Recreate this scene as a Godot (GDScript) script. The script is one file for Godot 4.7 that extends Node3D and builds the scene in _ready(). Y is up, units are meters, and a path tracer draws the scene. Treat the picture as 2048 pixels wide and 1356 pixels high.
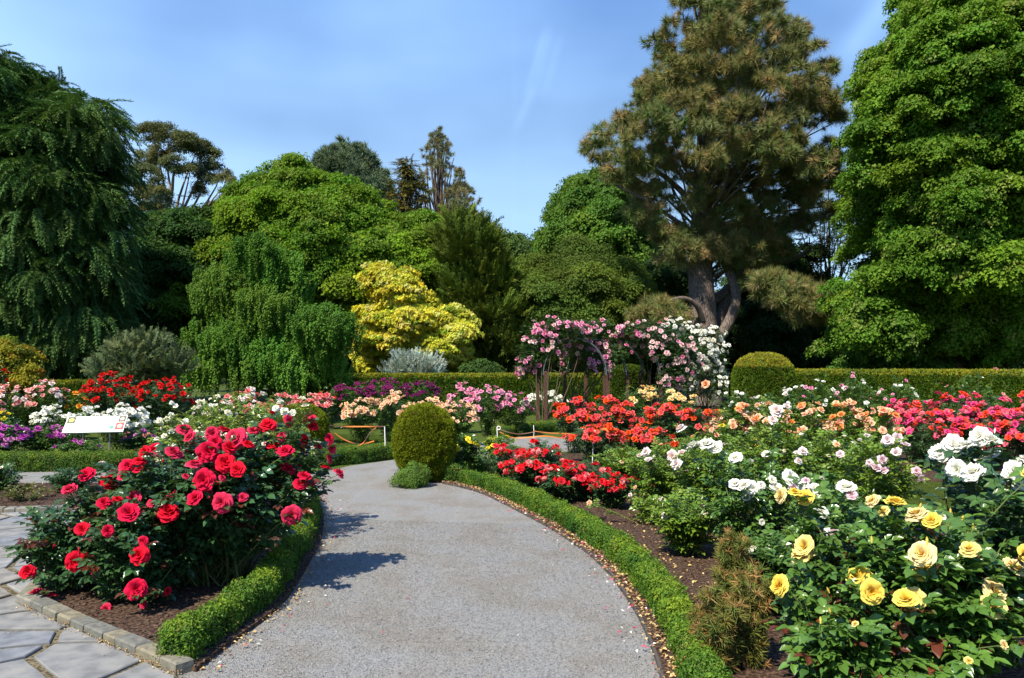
extends Node3D
# A rose garden on a clear summer day. Metres, y up; the visitor stands at the origin and looks along -z.

const F := 1572.0                     # focal length in pixels of a 2048 wide picture
const EYE := Vector3(0.0, 1.6, 0.0)
const PITCH := 0.03624
var look: Basis
var R: RandomNumberGenerator
var M := {}                           # materials
var G := {}                           # shared meshes
var taken := {}                       # names in use at the top level


class MB:                             # collects triangles for one mesh
	var v := PackedVector3Array()
	var n := PackedVector3Array()
	var c := PackedColorArray()
	var ix := PackedInt32Array()

	func tri(a: Vector3, b: Vector3, d: Vector3, col := Color.WHITE) -> void:
		var k := v.size()
		var nn := (d - a).cross(b - a).normalized()
		v.append(a); v.append(b); v.append(d)
		n.append(nn); n.append(nn); n.append(nn)
		c.append(col); c.append(col); c.append(col)
		ix.append(k); ix.append(k + 1); ix.append(k + 2)

	func quad(a: Vector3, b: Vector3, d: Vector3, e: Vector3, col := Color.WHITE) -> void:
		tri(a, b, d, col)
		tri(a, d, e, col)

	func grid(p: PackedVector3Array, cols: PackedColorArray, w: int, h: int) -> void:   # h rows of w points, smooth
		var k := v.size()
		var nn := PackedVector3Array()
		nn.resize(w * h)
		for r in h - 1:
			for q in w - 1:
				var a := r * w + q
				for t in [[a, a + 1, a + w], [a + 1, a + w + 1, a + w]]:
					var i0: int = t[0]
					var i1: int = t[1]
					var i2: int = t[2]
					var f := (p[i2] - p[i0]).cross(p[i1] - p[i0])
					nn[i0] += f; nn[i1] += f; nn[i2] += f
					ix.append(k + i0); ix.append(k + i1); ix.append(k + i2)
		for i in w * h:
			v.append(p[i])
			n.append(nn[i].normalized() if nn[i].length_squared() > 1e-20 else Vector3.UP)
			c.append(cols[i])

	func tube(p: PackedVector3Array, rad: PackedFloat32Array, sides: int, col := Color.WHITE) -> void:
		var k := v.size()
		var m := p.size()
		var side := Vector3.ZERO
		for i in m:
			var t := (p[mini(i + 1, m - 1)] - p[maxi(i - 1, 0)]).normalized()
			if side == Vector3.ZERO:
				side = t.cross(Vector3(0.31, 0.2, 0.93)).normalized()
			side = (side - t * side.dot(t)).normalized()
			var o := t.cross(side)
			for s in sides:
				var a := TAU * s / sides
				var d := side * cos(a) + o * sin(a)
				v.append(p[i] + d * rad[i])
				n.append(d)
				c.append(col)
		for i in m - 1:
			for s in sides:
				var a := k + i * sides + s
				var b := k + i * sides + (s + 1) % sides
				ix.append(a); ix.append(a + sides); ix.append(b)
				ix.append(b); ix.append(a + sides); ix.append(b + sides)

	func box(lo: Vector3, hi: Vector3, bev := 0.0, col := Color.WHITE) -> void:   # upright box with chamfered top edges
		var m := Vector3(bev, 0, bev)
		var y1 := hi.y - bev
		var b := [Vector3(lo.x, lo.y, lo.z), Vector3(hi.x, lo.y, lo.z), Vector3(hi.x, lo.y, hi.z), Vector3(lo.x, lo.y, hi.z)]
		var q := [Vector3(lo.x, y1, lo.z), Vector3(hi.x, y1, lo.z), Vector3(hi.x, y1, hi.z), Vector3(lo.x, y1, hi.z)]
		var u := [Vector3(lo.x + bev, hi.y, lo.z + bev), Vector3(hi.x - bev, hi.y, lo.z + bev), Vector3(hi.x - bev, hi.y, hi.z - bev), Vector3(lo.x + bev, hi.y, hi.z - bev)]
		for i in 4:
			var j := (i + 1) % 4
			quad(b[i], b[j], q[j], q[i], col)
			if bev > 0.0:
				quad(q[i], q[j], u[j], u[i], col)
		quad(u[0], u[1], u[2], u[3], col)
		quad(b[3], b[2], b[1], b[0], col)

	func done() -> ArrayMesh:
		var a := []
		a.resize(Mesh.ARRAY_MAX)
		a[Mesh.ARRAY_VERTEX] = v
		a[Mesh.ARRAY_NORMAL] = n
		a[Mesh.ARRAY_COLOR] = c
		a[Mesh.ARRAY_INDEX] = ix
		var m := ArrayMesh.new()
		m.add_surface_from_arrays(Mesh.PRIMITIVE_TRIANGLES, a)
		return m


class Scat:                           # collects copies of one small mesh
	var t: Array[Transform3D] = []
	var c := PackedColorArray()

	func add(b: Basis, p: Vector3, col: Color) -> void:
		t.append(Transform3D(b, p))
		c.append(col)


# ---------------------------------------------------------------- small helpers
func rf(a: float, b: float) -> float:
	return R.randf_range(a, b)

func ri(a: int, b: int) -> int:
	return R.randi_range(a, b)

func chance(p: float) -> bool:
	return R.randf() < p

func rdir() -> Vector3:
	var y := rf(-1, 1)
	var a := rf(0, TAU)
	var q := sqrt(maxf(0.0, 1 - y * y))
	return Vector3(q * cos(a), y, q * sin(a))

func ray(px: float, py: float) -> Vector3:
	return look * Vector3((px - 1024.0) / F, (678.0 - py) / F, -1.0)

func at(px: float, py: float, d: float) -> Vector3:          # the point d metres ahead
	var r := ray(px, py)
	return EYE + r * (d / -r.z)

func gr(px: float, py: float, y := 0.0) -> Vector3:          # the point on level ground
	var r := ray(px, py)
	return EYE + r * ((y - EYE.y) / r.y)

func ub(up: Vector3, s: float, yaw := -1.0) -> Basis:        # a basis with that up, turned at random
	var a := Vector3.FORWARD if absf(up.z) < 0.9 else Vector3.RIGHT
	var x := a.cross(up).normalized()
	var z := x.cross(up)
	var w := yaw if yaw >= 0.0 else R.randf() * TAU
	var x2 := x * cos(w) + z * sin(w)
	var z2 := z * cos(w) - x * sin(w)
	return Basis(x2 * s, up * s, z2 * s)

func along(dir: Vector3, up: Vector3, s: float) -> Basis:    # x along dir, y near up
	var z := dir.cross(up)
	if z.length_squared() < 1e-6:
		z = dir.cross(Vector3(0.9, 0.1, 0.4))
	z = z.normalized()
	return Basis(dir * s, z.cross(dir) * s, z * s)

func numbered(called: String) -> String:
	var k: int = taken.get(called, 0)
	taken[called] = k + 1
	return called if k == 0 else "%s_%03d" % [called, k]

func tag(o: Node, label: String, category := "", group := "", kind := "") -> Node:
	if label: o.set_meta("label", label)
	if category: o.set_meta("category", category)
	if group: o.set_meta("group", group)
	if kind: o.set_meta("kind", kind)
	return o

func thing(called: String, label: String, category: String, pos: Vector3, group := "") -> Node3D:
	var o := Node3D.new()
	o.name = numbered(called)
	add_child(o)
	o.position = pos
	tag(o, label, category, group)
	return o

func part(parent: Node, called: String, mesh: Mesh, mat: Material, tr := Transform3D()) -> MeshInstance3D:
	var o := MeshInstance3D.new()
	o.mesh = mesh
	o.material_override = mat
	o.transform = tr
	if parent == self:
		o.name = numbered(called)
	else:
		var k: int = parent.get_meta("n_" + called, 0)
		parent.set_meta("n_" + called, k + 1)
		o.name = called if k == 0 else "%s_%03d" % [called, k]
	parent.add_child(o, true)
	return o

func scatter(parent: Node, called: String, mesh: Mesh, mat: Material, s: Scat, origin := Vector3.ZERO) -> MultiMeshInstance3D:
	var mm := MultiMesh.new()
	mm.transform_format = MultiMesh.TRANSFORM_3D
	mm.use_colors = true
	mm.mesh = mesh
	mm.instance_count = s.t.size()
	for i in s.t.size():
		var t := s.t[i]
		t.origin -= origin
		mm.set_instance_transform(i, t)
		mm.set_instance_color(i, s.c[i])
	var o := MultiMeshInstance3D.new()
	o.multimesh = mm
	o.material_override = mat
	if parent == self:
		o.name = numbered(called)
	else:
		var k: int = parent.get_meta("n_" + called, 0)
		parent.set_meta("n_" + called, k + 1)
		o.name = called if k == 0 else "%s_%03d" % [called, k]
	o.set_meta("kind", "stuff")
	parent.add_child(o, true)
	return o

func vary(c: Color, amt: float) -> Color:                    # natural differences between leaves
	var k := 1.0 + rf(-amt, amt)
	var h := rf(-amt, amt) * 0.5
	return Color(c.r * k * (1 + h), c.g * k, c.b * k * (1 - h * 0.6))

func pick(cols: Array) -> Color:
	return cols[ri(0, cols.size() - 1)]


# ---------------------------------------------------------------- materials
func noise_tex(size: int, freq: float, kind: int, cols: Array, stops: Array, oct := 4, cell := -1, sd := 1) -> NoiseTexture2D:
	var f := FastNoiseLite.new()
	f.seed = sd
	f.noise_type = kind
	f.frequency = freq
	f.fractal_octaves = oct
	if cell >= 0:
		f.fractal_type = FastNoiseLite.FRACTAL_NONE
		f.cellular_return_type = cell
	var t := NoiseTexture2D.new()
	t.width = size
	t.height = size
	t.seamless = true
	t.generate_mipmaps = false
	t.noise = f
	if cols.size():
		var g := Gradient.new()
		g.offsets = PackedFloat32Array(stops)
		g.colors = PackedColorArray(cols)
		t.color_ramp = g
	return t

func leafmat(called: String, rough := 0.5, back := 0.4, spec := 0.5) -> StandardMaterial3D:
	var m := StandardMaterial3D.new()
	m.resource_name = called
	m.vertex_color_use_as_albedo = true
	m.roughness = rough
	m.metallic_specular = spec
	m.cull_mode = BaseMaterial3D.CULL_DISABLED
	if back > 0.0:
		m.backlight_enabled = true
		m.backlight = Color(back, back, back * 0.6).linear_to_srgb()
	M[called] = m
	return m

func plainmat(called: String, lin: Color, rough: float, metal := 0.0) -> StandardMaterial3D:
	var m := StandardMaterial3D.new()
	m.resource_name = called
	m.albedo_color = lin.linear_to_srgb()
	m.roughness = rough
	m.metallic = metal
	M[called] = m
	return m

func texmat(called: String, tex: Texture2D, scale: Vector3, rough: float, bump: Texture2D = null, cm := 0.0, tint := Color.WHITE) -> StandardMaterial3D:
	var m := StandardMaterial3D.new()
	m.resource_name = called
	m.albedo_texture = tex
	m.albedo_color = tint
	m.roughness = rough
	m.metallic_specular = 0.3
	m.uv1_triplanar = true
	m.uv1_world_triplanar = true
	m.uv1_scale = scale
	if bump:
		m.heightmap_enabled = true
		m.heightmap_texture = bump
		m.heightmap_scale = cm
	M[called] = m
	return m

func s(r: float, g: float, b: float) -> Color:
	return Color(r, g, b)

func materials() -> void:
	leafmat("broadleaf", 0.6, 0.8, 0.28)
	leafmat("glossy_leaf", 0.3, 0.5, 0.5)
	leafmat("needle", 0.75, 0.2, 0.15)
	leafmat("box_leaf", 0.55, 0.5, 0.3)
	leafmat("petal", 0.75, 0.5, 0.15)
	leafmat("wood", 0.85, 0.0, 0.3)
	leafmat("litter", 0.8, 0.2, 0.3)
	var fbm := noise_tex(512, 0.012, FastNoiseLite.TYPE_SIMPLEX_SMOOTH, [Color(0.93, 0.91, 0.88), Color(0.975, 0.97, 0.96), Color(0.98, 0.99, 1)], [0.2, 0.45, 0.72], 4, -1, 7)
	var gv := noise_tex(1024, 0.2, FastNoiseLite.TYPE_CELLULAR, [Color(0.455, 0.455, 0.448), Color(0.497, 0.495, 0.487), Color(0.53, 0.528, 0.52), Color(0.562, 0.558, 0.548), Color(0.625, 0.62, 0.605)], [0.0, 0.25, 0.5, 0.8, 1.0], 1, FastNoiseLite.RETURN_CELL_VALUE, 3)
	var gh := noise_tex(1024, 0.2, FastNoiseLite.TYPE_CELLULAR, [Color.WHITE, Color.BLACK], [0.1, 0.9], 1, FastNoiseLite.RETURN_DISTANCE, 3)
	var m := texmat("gravel", gv, Vector3.ONE * 0.75, 0.9, gh, 0.5)
	m.detail_enabled = true
	m.detail_blend_mode = BaseMaterial3D.BLEND_MODE_MUL
	m.detail_albedo = fbm
	m.detail_uv_layer = BaseMaterial3D.DETAIL_UV_2
	m.uv2_triplanar = true
	m.uv2_world_triplanar = true
	m.uv2_scale = Vector3.ONE * 0.22
	var so := noise_tex(512, 0.05, FastNoiseLite.TYPE_SIMPLEX_SMOOTH, [Color(0.13, 0.095, 0.075), Color(0.25, 0.19, 0.155), Color(0.33, 0.26, 0.215), Color(0.46, 0.37, 0.30)], [0.15, 0.45, 0.65, 0.95], 5, -1, 11)
	texmat("soil", so, Vector3.ONE * 1.1, 0.95, so, 2.0)
	var lawn := noise_tex(512, 0.06, FastNoiseLite.TYPE_SIMPLEX, [Color(0.16, 0.22, 0.07), Color(0.27, 0.33, 0.10), Color(0.36, 0.40, 0.15)], [0.2, 0.55, 0.9], 5, -1, 5)
	texmat("lawn", lawn, Vector3.ONE * 0.8, 0.9, lawn, 2.0)
	var st := noise_tex(512, 0.014, FastNoiseLite.TYPE_SIMPLEX_SMOOTH, [Color(0.50, 0.505, 0.51), Color(0.57, 0.575, 0.58), Color(0.63, 0.625, 0.615)], [0.2, 0.5, 0.85], 6, -1, 21)
	for k in 4:
		var tn: Color = [Color(0.90, 0.90, 0.89), Color(0.80, 0.82, 0.85), Color(0.88, 0.86, 0.82), Color(0.84, 0.84, 0.83)][k]
		texmat("flag_%d" % k, st, Vector3.ONE * 0.7, 0.75, st, 1.2, tn)
		var tk: Color = [Color(0.80, 0.78, 0.70), Color(0.86, 0.84, 0.78), Color(0.72, 0.72, 0.68), Color(0.83, 0.79, 0.68)][k]
		texmat("kerb_%d" % k, st, Vector3.ONE * 2.2, 0.85, st, 1.5, tk)
	var jd := noise_tex(512, 0.05, FastNoiseLite.TYPE_SIMPLEX_SMOOTH, [Color(0.22, 0.21, 0.15), Color(0.40, 0.36, 0.28), Color(0.5, 0.46, 0.37)], [0.2, 0.5, 0.9], 5, -1, 31)
	texmat("joint_dirt", jd, Vector3.ONE * 1.0, 0.95, jd, 1.0)
	var bk := noise_tex(512, 0.03, FastNoiseLite.TYPE_SIMPLEX_SMOOTH, [Color(0.30, 0.265, 0.25), Color(0.52, 0.475, 0.45), Color(0.68, 0.64, 0.61)], [0.2, 0.5, 0.85], 5, -1, 41)
	texmat("pine_bark", bk, Vector3(1.6, 0.3, 1.6), 0.9, bk, 9.0, Color(0.86, 0.84, 0.83))
	texmat("dark_bark", bk, Vector3(2.0, 0.5, 2.0), 0.9, bk, 4.0, Color(0.6, 0.58, 0.55))
	texmat("pale_bark", bk, Vector3(1.0, 0.4, 1.0), 0.8, bk, 2.0, Color(1.0, 0.98, 0.93))
	texmat("post_wood", bk, Vector3(6.0, 0.8, 6.0), 0.8, bk, 0.6, Color(0.62, 0.50, 0.45))
	plainmat("iron", Color(0.10, 0.115, 0.115), 0.5, 0.3)
	plainmat("edging", Color(0.07, 0.06, 0.05), 0.8)
	plainmat("white_panel", Color(0.80, 0.82, 0.78), 0.22)
	plainmat("steel", Color(0.42, 0.43, 0.42), 0.35, 0.7)
	plainmat("white_plastic", Color(0.8, 0.8, 0.8), 0.4)
	m = plainmat("orange_tape", Color(0.85, 0.24, 0.03), 0.45)
	m.backlight_enabled = true
	m.backlight = Color(0.6, 0.6, 0.6)
	plainmat("print_yellow", Color(0.75, 0.55, 0.12), 0.3)
	plainmat("print_red", Color(0.55, 0.06, 0.04), 0.3)
	plainmat("print_pink", Color(0.72, 0.38, 0.36), 0.3)
	plainmat("print_green", Color(0.10, 0.42, 0.22), 0.3)
	plainmat("print_dark", Color(0.06, 0.09, 0.04), 0.3)


# ---------------------------------------------------------------- shared small meshes
func leaf2(b: MB, base: Vector3, dir: Vector3, up: Vector3, l: float, w: float, fold: float, col: Color) -> void:
	var z := dir.cross(up).normalized()
	var u := z.cross(dir)
	var tip := base + dir * l - u * (l * 0.12)
	var mid := base + dir * (l * 0.45)
	b.tri(base, mid + z * w + u * (fold * w), tip, col)
	b.tri(base, tip, mid - z * w + u * (fold * w), col)

func clump(n: int, flat: float, l: float, w: float, sd: int) -> ArrayMesh:   # leaves in a unit cushion, faces mostly up
	R.seed = sd
	var b := MB.new()
	for i in n:
		var p := rdir() * pow(R.randf(), 0.4)
		p.y *= flat
		var up := (Vector3(p.x, 0.9, p.z) + rdir() * 0.7).normalized()
		var dir := (Vector3(p.x, rf(-0.5, 0.2), p.z) + rdir() * 0.6).normalized()
		dir = (dir - up * dir.dot(up)).normalized()
		leaf2(b, p - dir * l * 0.5, dir, up, l * rf(0.7, 1.2), w * rf(0.7, 1.2), rf(0.1, 0.5), vary(Color(1, 1, 1), 0.2))
	return b.done()

func needle_tuft(n: int, l: float, w: float, spread: float, sd: int, tipc := Color.WHITE) -> ArrayMesh:
	R.seed = sd
	var b := MB.new()
	for i in n:
		var d := (rdir() + Vector3.UP * spread).normalized()
		var z := d.cross(rdir()).normalized() * w
		var base := d * 0.03 + Vector3.UP * rf(-0.25, 0.15) * l
		var col := vary(Color(1, 1, 1).lerp(tipc, R.randf()), 0.25)
		b.tri(base + z, base - z, base + d * l * rf(0.75, 1.1) - Vector3.UP * l * 0.06, col)
	return b.done()

func droop_spray(sd: int, twigs: int, drop: float, w: float) -> ArrayMesh:   # unit long spray along +x that hangs down, with short side twigs
	R.seed = sd
	var b := MB.new()
	for i in twigs:
		var t := (i + R.randf()) / twigs
		var p := Vector3(t, -drop * t * t, 0.0)
		var side := -1.0 if i % 2 else 1.0
		var d := Vector3(rf(0.3, 0.8), rf(-1.0, 0.1) * (0.3 + drop), side * rf(0.3, 1.0)).normalized()
		var l := rf(0.16, 0.34) * (1.1 - 0.5 * t)
		var z := d.cross(Vector3(rf(-0.3, 0.3), 1, rf(-0.3, 0.3))).normalized() * w * rf(0.7, 1.3)
		var col := vary(Color(1, 1, 1), 0.22)
		b.tri(p, p + d * l * 0.5 + z, p + d * l, col)
		b.tri(p, p + d * l, p + d * l * 0.5 - z, col)
	return b.done()

func strand(sd: int) -> ArrayMesh:    # one hanging shoot of leaves, a metre long
	R.seed = sd
	var b := MB.new()
	for i in 30:
		var t := i / 30.0
		var a := rf(0, TAU)
		var d := Vector3(cos(a), rf(-1.1, -0.4), sin(a)).normalized()
		var up := Vector3(cos(a) * 0.8, 0.6, sin(a) * 0.8) + rdir() * 0.4
		leaf2(b, Vector3(0.05 * sin(t * 4), -t, 0.04 * cos(t * 5)), d, up.normalized(), rf(0.08, 0.13), rf(0.028, 0.042), 0.3, vary(Color(1, 1, 1), 0.2))
	return b.done()

func rose_leaf(lod: int, sd: int) -> ArrayMesh:   # a compound leaf of five leaflets, a unit long along +x
	R.seed = sd
	var b := MB.new()
	b.tube(PackedVector3Array([Vector3.ZERO, Vector3(0.4, 0.02, 0), Vector3(0.68, -0.02, 0)]), PackedFloat32Array([0.014, 0.012, 0.008]), 3, Color(0.8, 0.9, 0.6))
	var spots := [[0.66, 0.0, 0.40], [0.52, 1.0, 0.34], [0.52, -1.0, 0.34], [0.24, 1.0, 0.27], [0.24, -1.0, 0.27]]
	for q in spots:
		var sd2: float = q[1]
		var l: float = q[2] * rf(0.9, 1.12)
		var base := Vector3(q[0], 0.0, 0.0)
		var dir := Vector3(1, rf(-0.25, 0.05), 0) if sd2 == 0.0 else Vector3(0.45, rf(-0.25, 0.15), sd2).normalized()
		var up := (Vector3.UP + Vector3(rf(-0.3, 0.3), 0, rf(-0.3, 0.3))).normalized()
		var col := vary(Color(1, 1, 1), 0.12)
		if lod < 2:
			leaf2(b, base, dir, up, l, l * 0.34, 0.25, col)
			continue
		var z := dir.cross(up).normalized()
		var u := z.cross(dir)
		var p := PackedVector3Array()
		var cc := PackedColorArray()
		var rows := 6
		for r in rows:
			var t := r / (rows - 1.0)
			var w := l * 0.36 * pow(sin(PI * pow(t * 0.94 + 0.03, 0.8)), 0.85) + 0.004
			for k in 5:
				var e := (k - 2) / 2.0
				var zig := 1.0 + (0.06 if r % 2 else -0.06) * absf(e)
				p.append(base + dir * (l * t) + z * (w * e * zig) + u * (absf(e) * w * 0.42 - l * 0.22 * t * t + 0.012 * sin(t * 9.0 + e * 5.0)))
				cc.append(col * (1.22 if k == 2 else 1.0))
		b.grid(p, cc, 5, rows)
	return b.done()

func bloom(level: int, sd: int, inner: Color, outer: Color, key: String, frilly := 0.0) -> ArrayMesh:   # a double rose of unit radius, opening along +y
	var k0 := "%s_%d_%d" % [key, level, sd]
	if G.has(k0):
		return G[k0]
	var keep := R.seed
	var state := R.state
	R.seed = sd * 77 + level
	var b := MB.new()
	var rings: Array = [[4, 5, 5], [3, 5, 6, 6], [3, 4, 5, 6, 7, 7, 8]][level]
	var nu: int = [3, 3, 6][level]
	var nw: int = [3, 4, 7][level]
	var open: float = [1.05, 0.9, 0.66][sd % 3] * rf(0.93, 1.07)
	for k in rings.size():
		var t := k / (rings.size() - 1.0)
		var n: int = rings[k]
		for j in n:
			var th0 := TAU * j / n + k * 0.9 + rf(-0.2, 0.2)
			var half := lerpf(1.25, 0.72, t)
			var hs := rf(0.9, 1.1)
			var lean := rf(-0.09, 0.09)
			var tint := rf(0.86, 1.1)
			var ph := rf(0, TAU)
			var p := PackedVector3Array()
			var cc := PackedColorArray()
			var cols_of := []
			var phi0 := lerpf(0.04, 1.12, pow(t, 0.9)) * open + rf(-0.1, 0.1)
			var curl := lerpf(0.5, 1.25, t) * rf(0.8, 1.2)
			var ln := lerpf(0.62, 1.0, t) * hs
			for iu in nu:
				var u := iu * 2.0 / (nu - 1.0) - 1.0
				var r := lerpf(0.04, 0.13, t)
				var h := 0.05 * (1.0 - t) - 0.04 * t
				var col_p := []
				for iw in nw:
					var w := iw / (nw - 1.0)
					if iw > 0:
						var step := ln * (1.0 - 0.26 * u * u) / (nw - 1.0)
						var phi := phi0 + curl * pow(w - 0.5 / (nw - 1.0), 3.0) + 0.22 * absf(u) * w
						r += sin(phi) * step
						h += cos(phi) * step
					var rr := r * (1.0 + 0.07 * u * w) + frilly * 0.06 * sin(u * 6.0 + ph) * w * w
					var hh := h + (0.035 + frilly * 0.09) * sin(u * (2.6 + frilly * 4.0) + ph) * w * w + lean * w
					var th := th0 + half * u * (0.3 + 0.7 * sqrt(w))
					col_p.append(Vector3(cos(th) * rr, hh, sin(th) * rr))
				cols_of.append(col_p)
			for iw in nw:
				var w := iw / (nw - 1.0)
				for iu in nu:
					p.append(cols_of[iu][iw])
					var m := clampf(t * 0.5 + w * 0.6 - 0.1, 0.0, 1.0)
					var c := inner.lerp(outer, m) * tint
					c.a = 1.0
					cc.append(c)
			b.grid(p, cc, nu, nw)
	if level == 2:                     # sepals and the swollen hip
		for j in 5:
			var a := TAU * j / 5
			leaf2(b, Vector3(0, -0.04, 0), Vector3(cos(a), -0.35, sin(a)).normalized(), Vector3.UP, 0.6, 0.1, 0.2, Color(0.05, 0.12, 0.03))
		b.tube(PackedVector3Array([Vector3(0, 0.03, 0), Vector3(0, -0.12, 0), Vector3(0, -0.24, 0)]), PackedFloat32Array([0.12, 0.13, 0.05]), 6, Color(0.06, 0.13, 0.03))
	G[k0] = b.done()
	R.seed = keep
	R.state = state
	return G[k0]

func bud_mesh() -> ArrayMesh:
	var b := MB.new()
	b.tube(PackedVector3Array([Vector3(0, -1.2, 0), Vector3(0, -0.9, 0), Vector3(0, -0.5, 0), Vector3(0, 0.1, 0), Vector3(0, 0.7, 0), Vector3(0, 1.15, 0)]), PackedFloat32Array([0.05, 0.22, 0.25, 0.42, 0.28, 0.02]), 6)
	return b.done()

func shared() -> void:
	G.clump = clump(52, 0.5, 0.32, 0.115, 101)
	G.clump_fine = clump(46, 0.6, 0.3, 0.09, 102)
	G.maple = clump(30, 0.35, 0.5, 0.2, 103)
	G.pine = needle_tuft(80, 1.0, 0.03, 0.35, 104, Color(0.7, 1.1, 0.6))
	G.short_tuft = needle_tuft(26, 1.0, 0.06, 0.7, 105)
	G.clip = needle_tuft(16, 1.0, 0.16, 1.0, 106)
	G.cedar = droop_spray(107, 90, 0.75, 0.022)
	G.fan = droop_spray(108, 40, 0.15, 0.03)
	G.strand = strand(109)
	G.box = clump(22, 0.8, 0.34, 0.11, 110)
	for k in 3:
		G["leaf2_%d" % k] = rose_leaf(2, 120 + k)
	G.leaf1 = rose_leaf(1, 124)
	G.bud = bud_mesh()
	R.seed = 130
	var b := MB.new()
	for i in 9:
		var d := Vector3(rf(-0.6, 0.6), 1, rf(-0.6, 0.6)).normalized()
		var z := d.cross(rdir()).normalized() * 0.045
		var p := Vector3(rf(-0.6, 0.6), 0, rf(-0.6, 0.6))
		b.tri(p + z, p - z, p + d * rf(0.6, 1.2), vary(Color.WHITE, 0.25))
	G.grass = b.done()
	b = MB.new()
	leaf2(b, Vector3(-0.5, 0, 0), Vector3.RIGHT, Vector3.UP, 1.0, 0.32, 0.5, Color.WHITE)
	G.litter = b.done()
	b = MB.new()
	b.box(Vector3(-0.5, -0.12, -0.14), Vector3(0.5, 0.12, 0.14), 0.0)
	G.chip = b.done()


# ---------------------------------------------------------------- trees
func edge_distance(poly: PackedVector2Array, p: Vector2) -> float:
	var best := 1e9
	for i in poly.size():
		var q := Geometry2D.get_closest_point_to_segment(p, poly[i], poly[(i + 1) % poly.size()])
		best = minf(best, q.distance_to(p))
	return best

func pv(flat: Array) -> PackedVector2Array:
	var o := PackedVector2Array()
	for i in range(0, flat.size(), 2):
		o.append(Vector2(flat[i], flat[i + 1]))
	return o

var shrink := 0.0                     # room left for the leaves outside the boughs

# Boughs that fill an outline seen d metres away: [centre, radii] each.
func boughs(flat: Array, n: int, rmin: float, rmax: float, d: float, deep: float, squash := 0.8, low_from := 1e9, deep_low := 1.0) -> Array:
	var poly := pv(flat)
	if shrink > 0.0:
		var cut := Geometry2D.offset_polygon(poly, -shrink)
		if cut.size():
			poly = cut[0]
	var lo := poly[0]
	var hi := poly[0]
	for q in poly:
		lo = lo.min(q)
		hi = hi.max(q)
	var pts: Array[Vector2] = []
	var out := []
	var most := 1.0
	var ds := PackedFloat32Array()
	for i in n:
		var best := Vector2.ZERO
		var score := -1.0
		for k in 9:
			var c := Vector2(rf(lo.x, hi.x), rf(lo.y, hi.y))
			if not Geometry2D.is_point_in_polygon(c, poly):
				continue
			var near := 1e9
			for o in pts:
				near = minf(near, o.distance_squared_to(c))
			if near > score:
				score = near
				best = c
		if score < 0.0:
			continue
		pts.append(best)
		var e := edge_distance(poly, best)
		ds.append(e)
		most = maxf(most, e)
	for i in pts.size():
		var t := ds[i] / most
		var bulge := deep * sqrt(maxf(0.0, 1.0 - (1.0 - t) * (1.0 - t)))
		var r := clampf(ds[i] * 1.05, rmin, rmax) * rf(0.85, 1.1)
		var inset := pts[i]
		var rw := r / F * d
		out.append([at(inset.x, inset.y, d - bulge * rf(0.42, 1.18) * (deep_low if inset.y > low_from else 1.0)), Vector3(rw, rw * squash, rw)])
		if i % 2 == 0:
			out.append([at(inset.x, inset.y, d + bulge * rf(0.5, 0.9)), Vector3(rw, rw * squash, rw)])
	return out

# Foliage over boughs. o: sub (m), per (clumps on each sub-bough), size (m), cols, style.
func leaves_on(lobes: Array, o: Dictionary) -> Scat:
	var sc := Scat.new()
	var sub: float = o.sub
	var per: int = o.per
	var size: float = o.size
	var style: String = o.get("style", "cushion")
	var under: float = o.get("under", 0.35)
	var wild: float = o.get("wild", 0.25)
	for lb in lobes:
		var c: Vector3 = lb[0]
		var r: Vector3 = lb[1]
		var ns := clampi(int(3.2 * r.x * r.x / (sub * sub)), 3, 70)
		var lobec := vary(pick(o.cols), 0.17)
		for i in ns:
			var dir := rdir()
			if dir.z < -0.3 and chance(0.6):
				dir.z = -dir.z
			if dir.y < -0.25 and chance(1.0 - under):
				dir.y = -dir.y
			var sc0 := c + dir * r * rf(0.62, 1.02)
			var sr := sub * rf(0.45, 1.5)
			var subc := vary(lobec, 0.13)
			for k in per:
				var q := (rdir() + dir * 0.7 + Vector3.UP * 0.45).normalized()
				var p := sc0 + q * Vector3(sr, sr * 0.6, sr) * rf(0.6, 1.05)
				var col := vary(subc, 0.14)
				if o.has("accent") and chance(o.get("accent_share", 0.1)):
					col = vary(pick(o.accent), 0.2)
				var sz := size * rf(0.7, 1.25)
				match style:
					"cushion":
						sc.add(ub((q * 0.5 + Vector3.UP + rdir() * wild).normalized(), sz), p, col)
					"tuft":
						sc.add(ub((q * 0.8 + Vector3.UP * 0.55 + dir * 0.3 + rdir() * wild).normalized(), sz), p, col)
					"droop":
						var h := Vector3(q.x, rf(-0.45, 0.0), q.z) + dir * 0.4 + rdir() * wild
						sc.add(along(h.normalized(), Vector3.UP, sz), p, col)
					"rise":
						var h2 := Vector3(q.x * 0.6, rf(0.3, 1.0), q.z * 0.6) + dir * 0.35 + rdir() * wild
						sc.add(along(h2.normalized(), (Vector3.UP * 0.2 + q).normalized(), sz), p, col)
					"hang":
						var up := (Vector3.UP + Vector3(q.x, 0, q.z) * 0.25).normalized()
						sc.add(ub(up, sz), p, col)
		var inner := int(ns * per * o.get("inner", 0.12))
		for i in inner:
			var p := c + rdir() * r * pow(R.randf(), 0.5) * 0.75
			var col := vary(lobec, 0.2)
			if style == "droop":
				sc.add(along((rdir() + Vector3.DOWN * 0.3).normalized(), Vector3.UP, size), p, col)
			else:
				sc.add(ub((rdir() + Vector3.UP * 0.5).normalized(), size * 1.15), p, col)
	return sc

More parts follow.
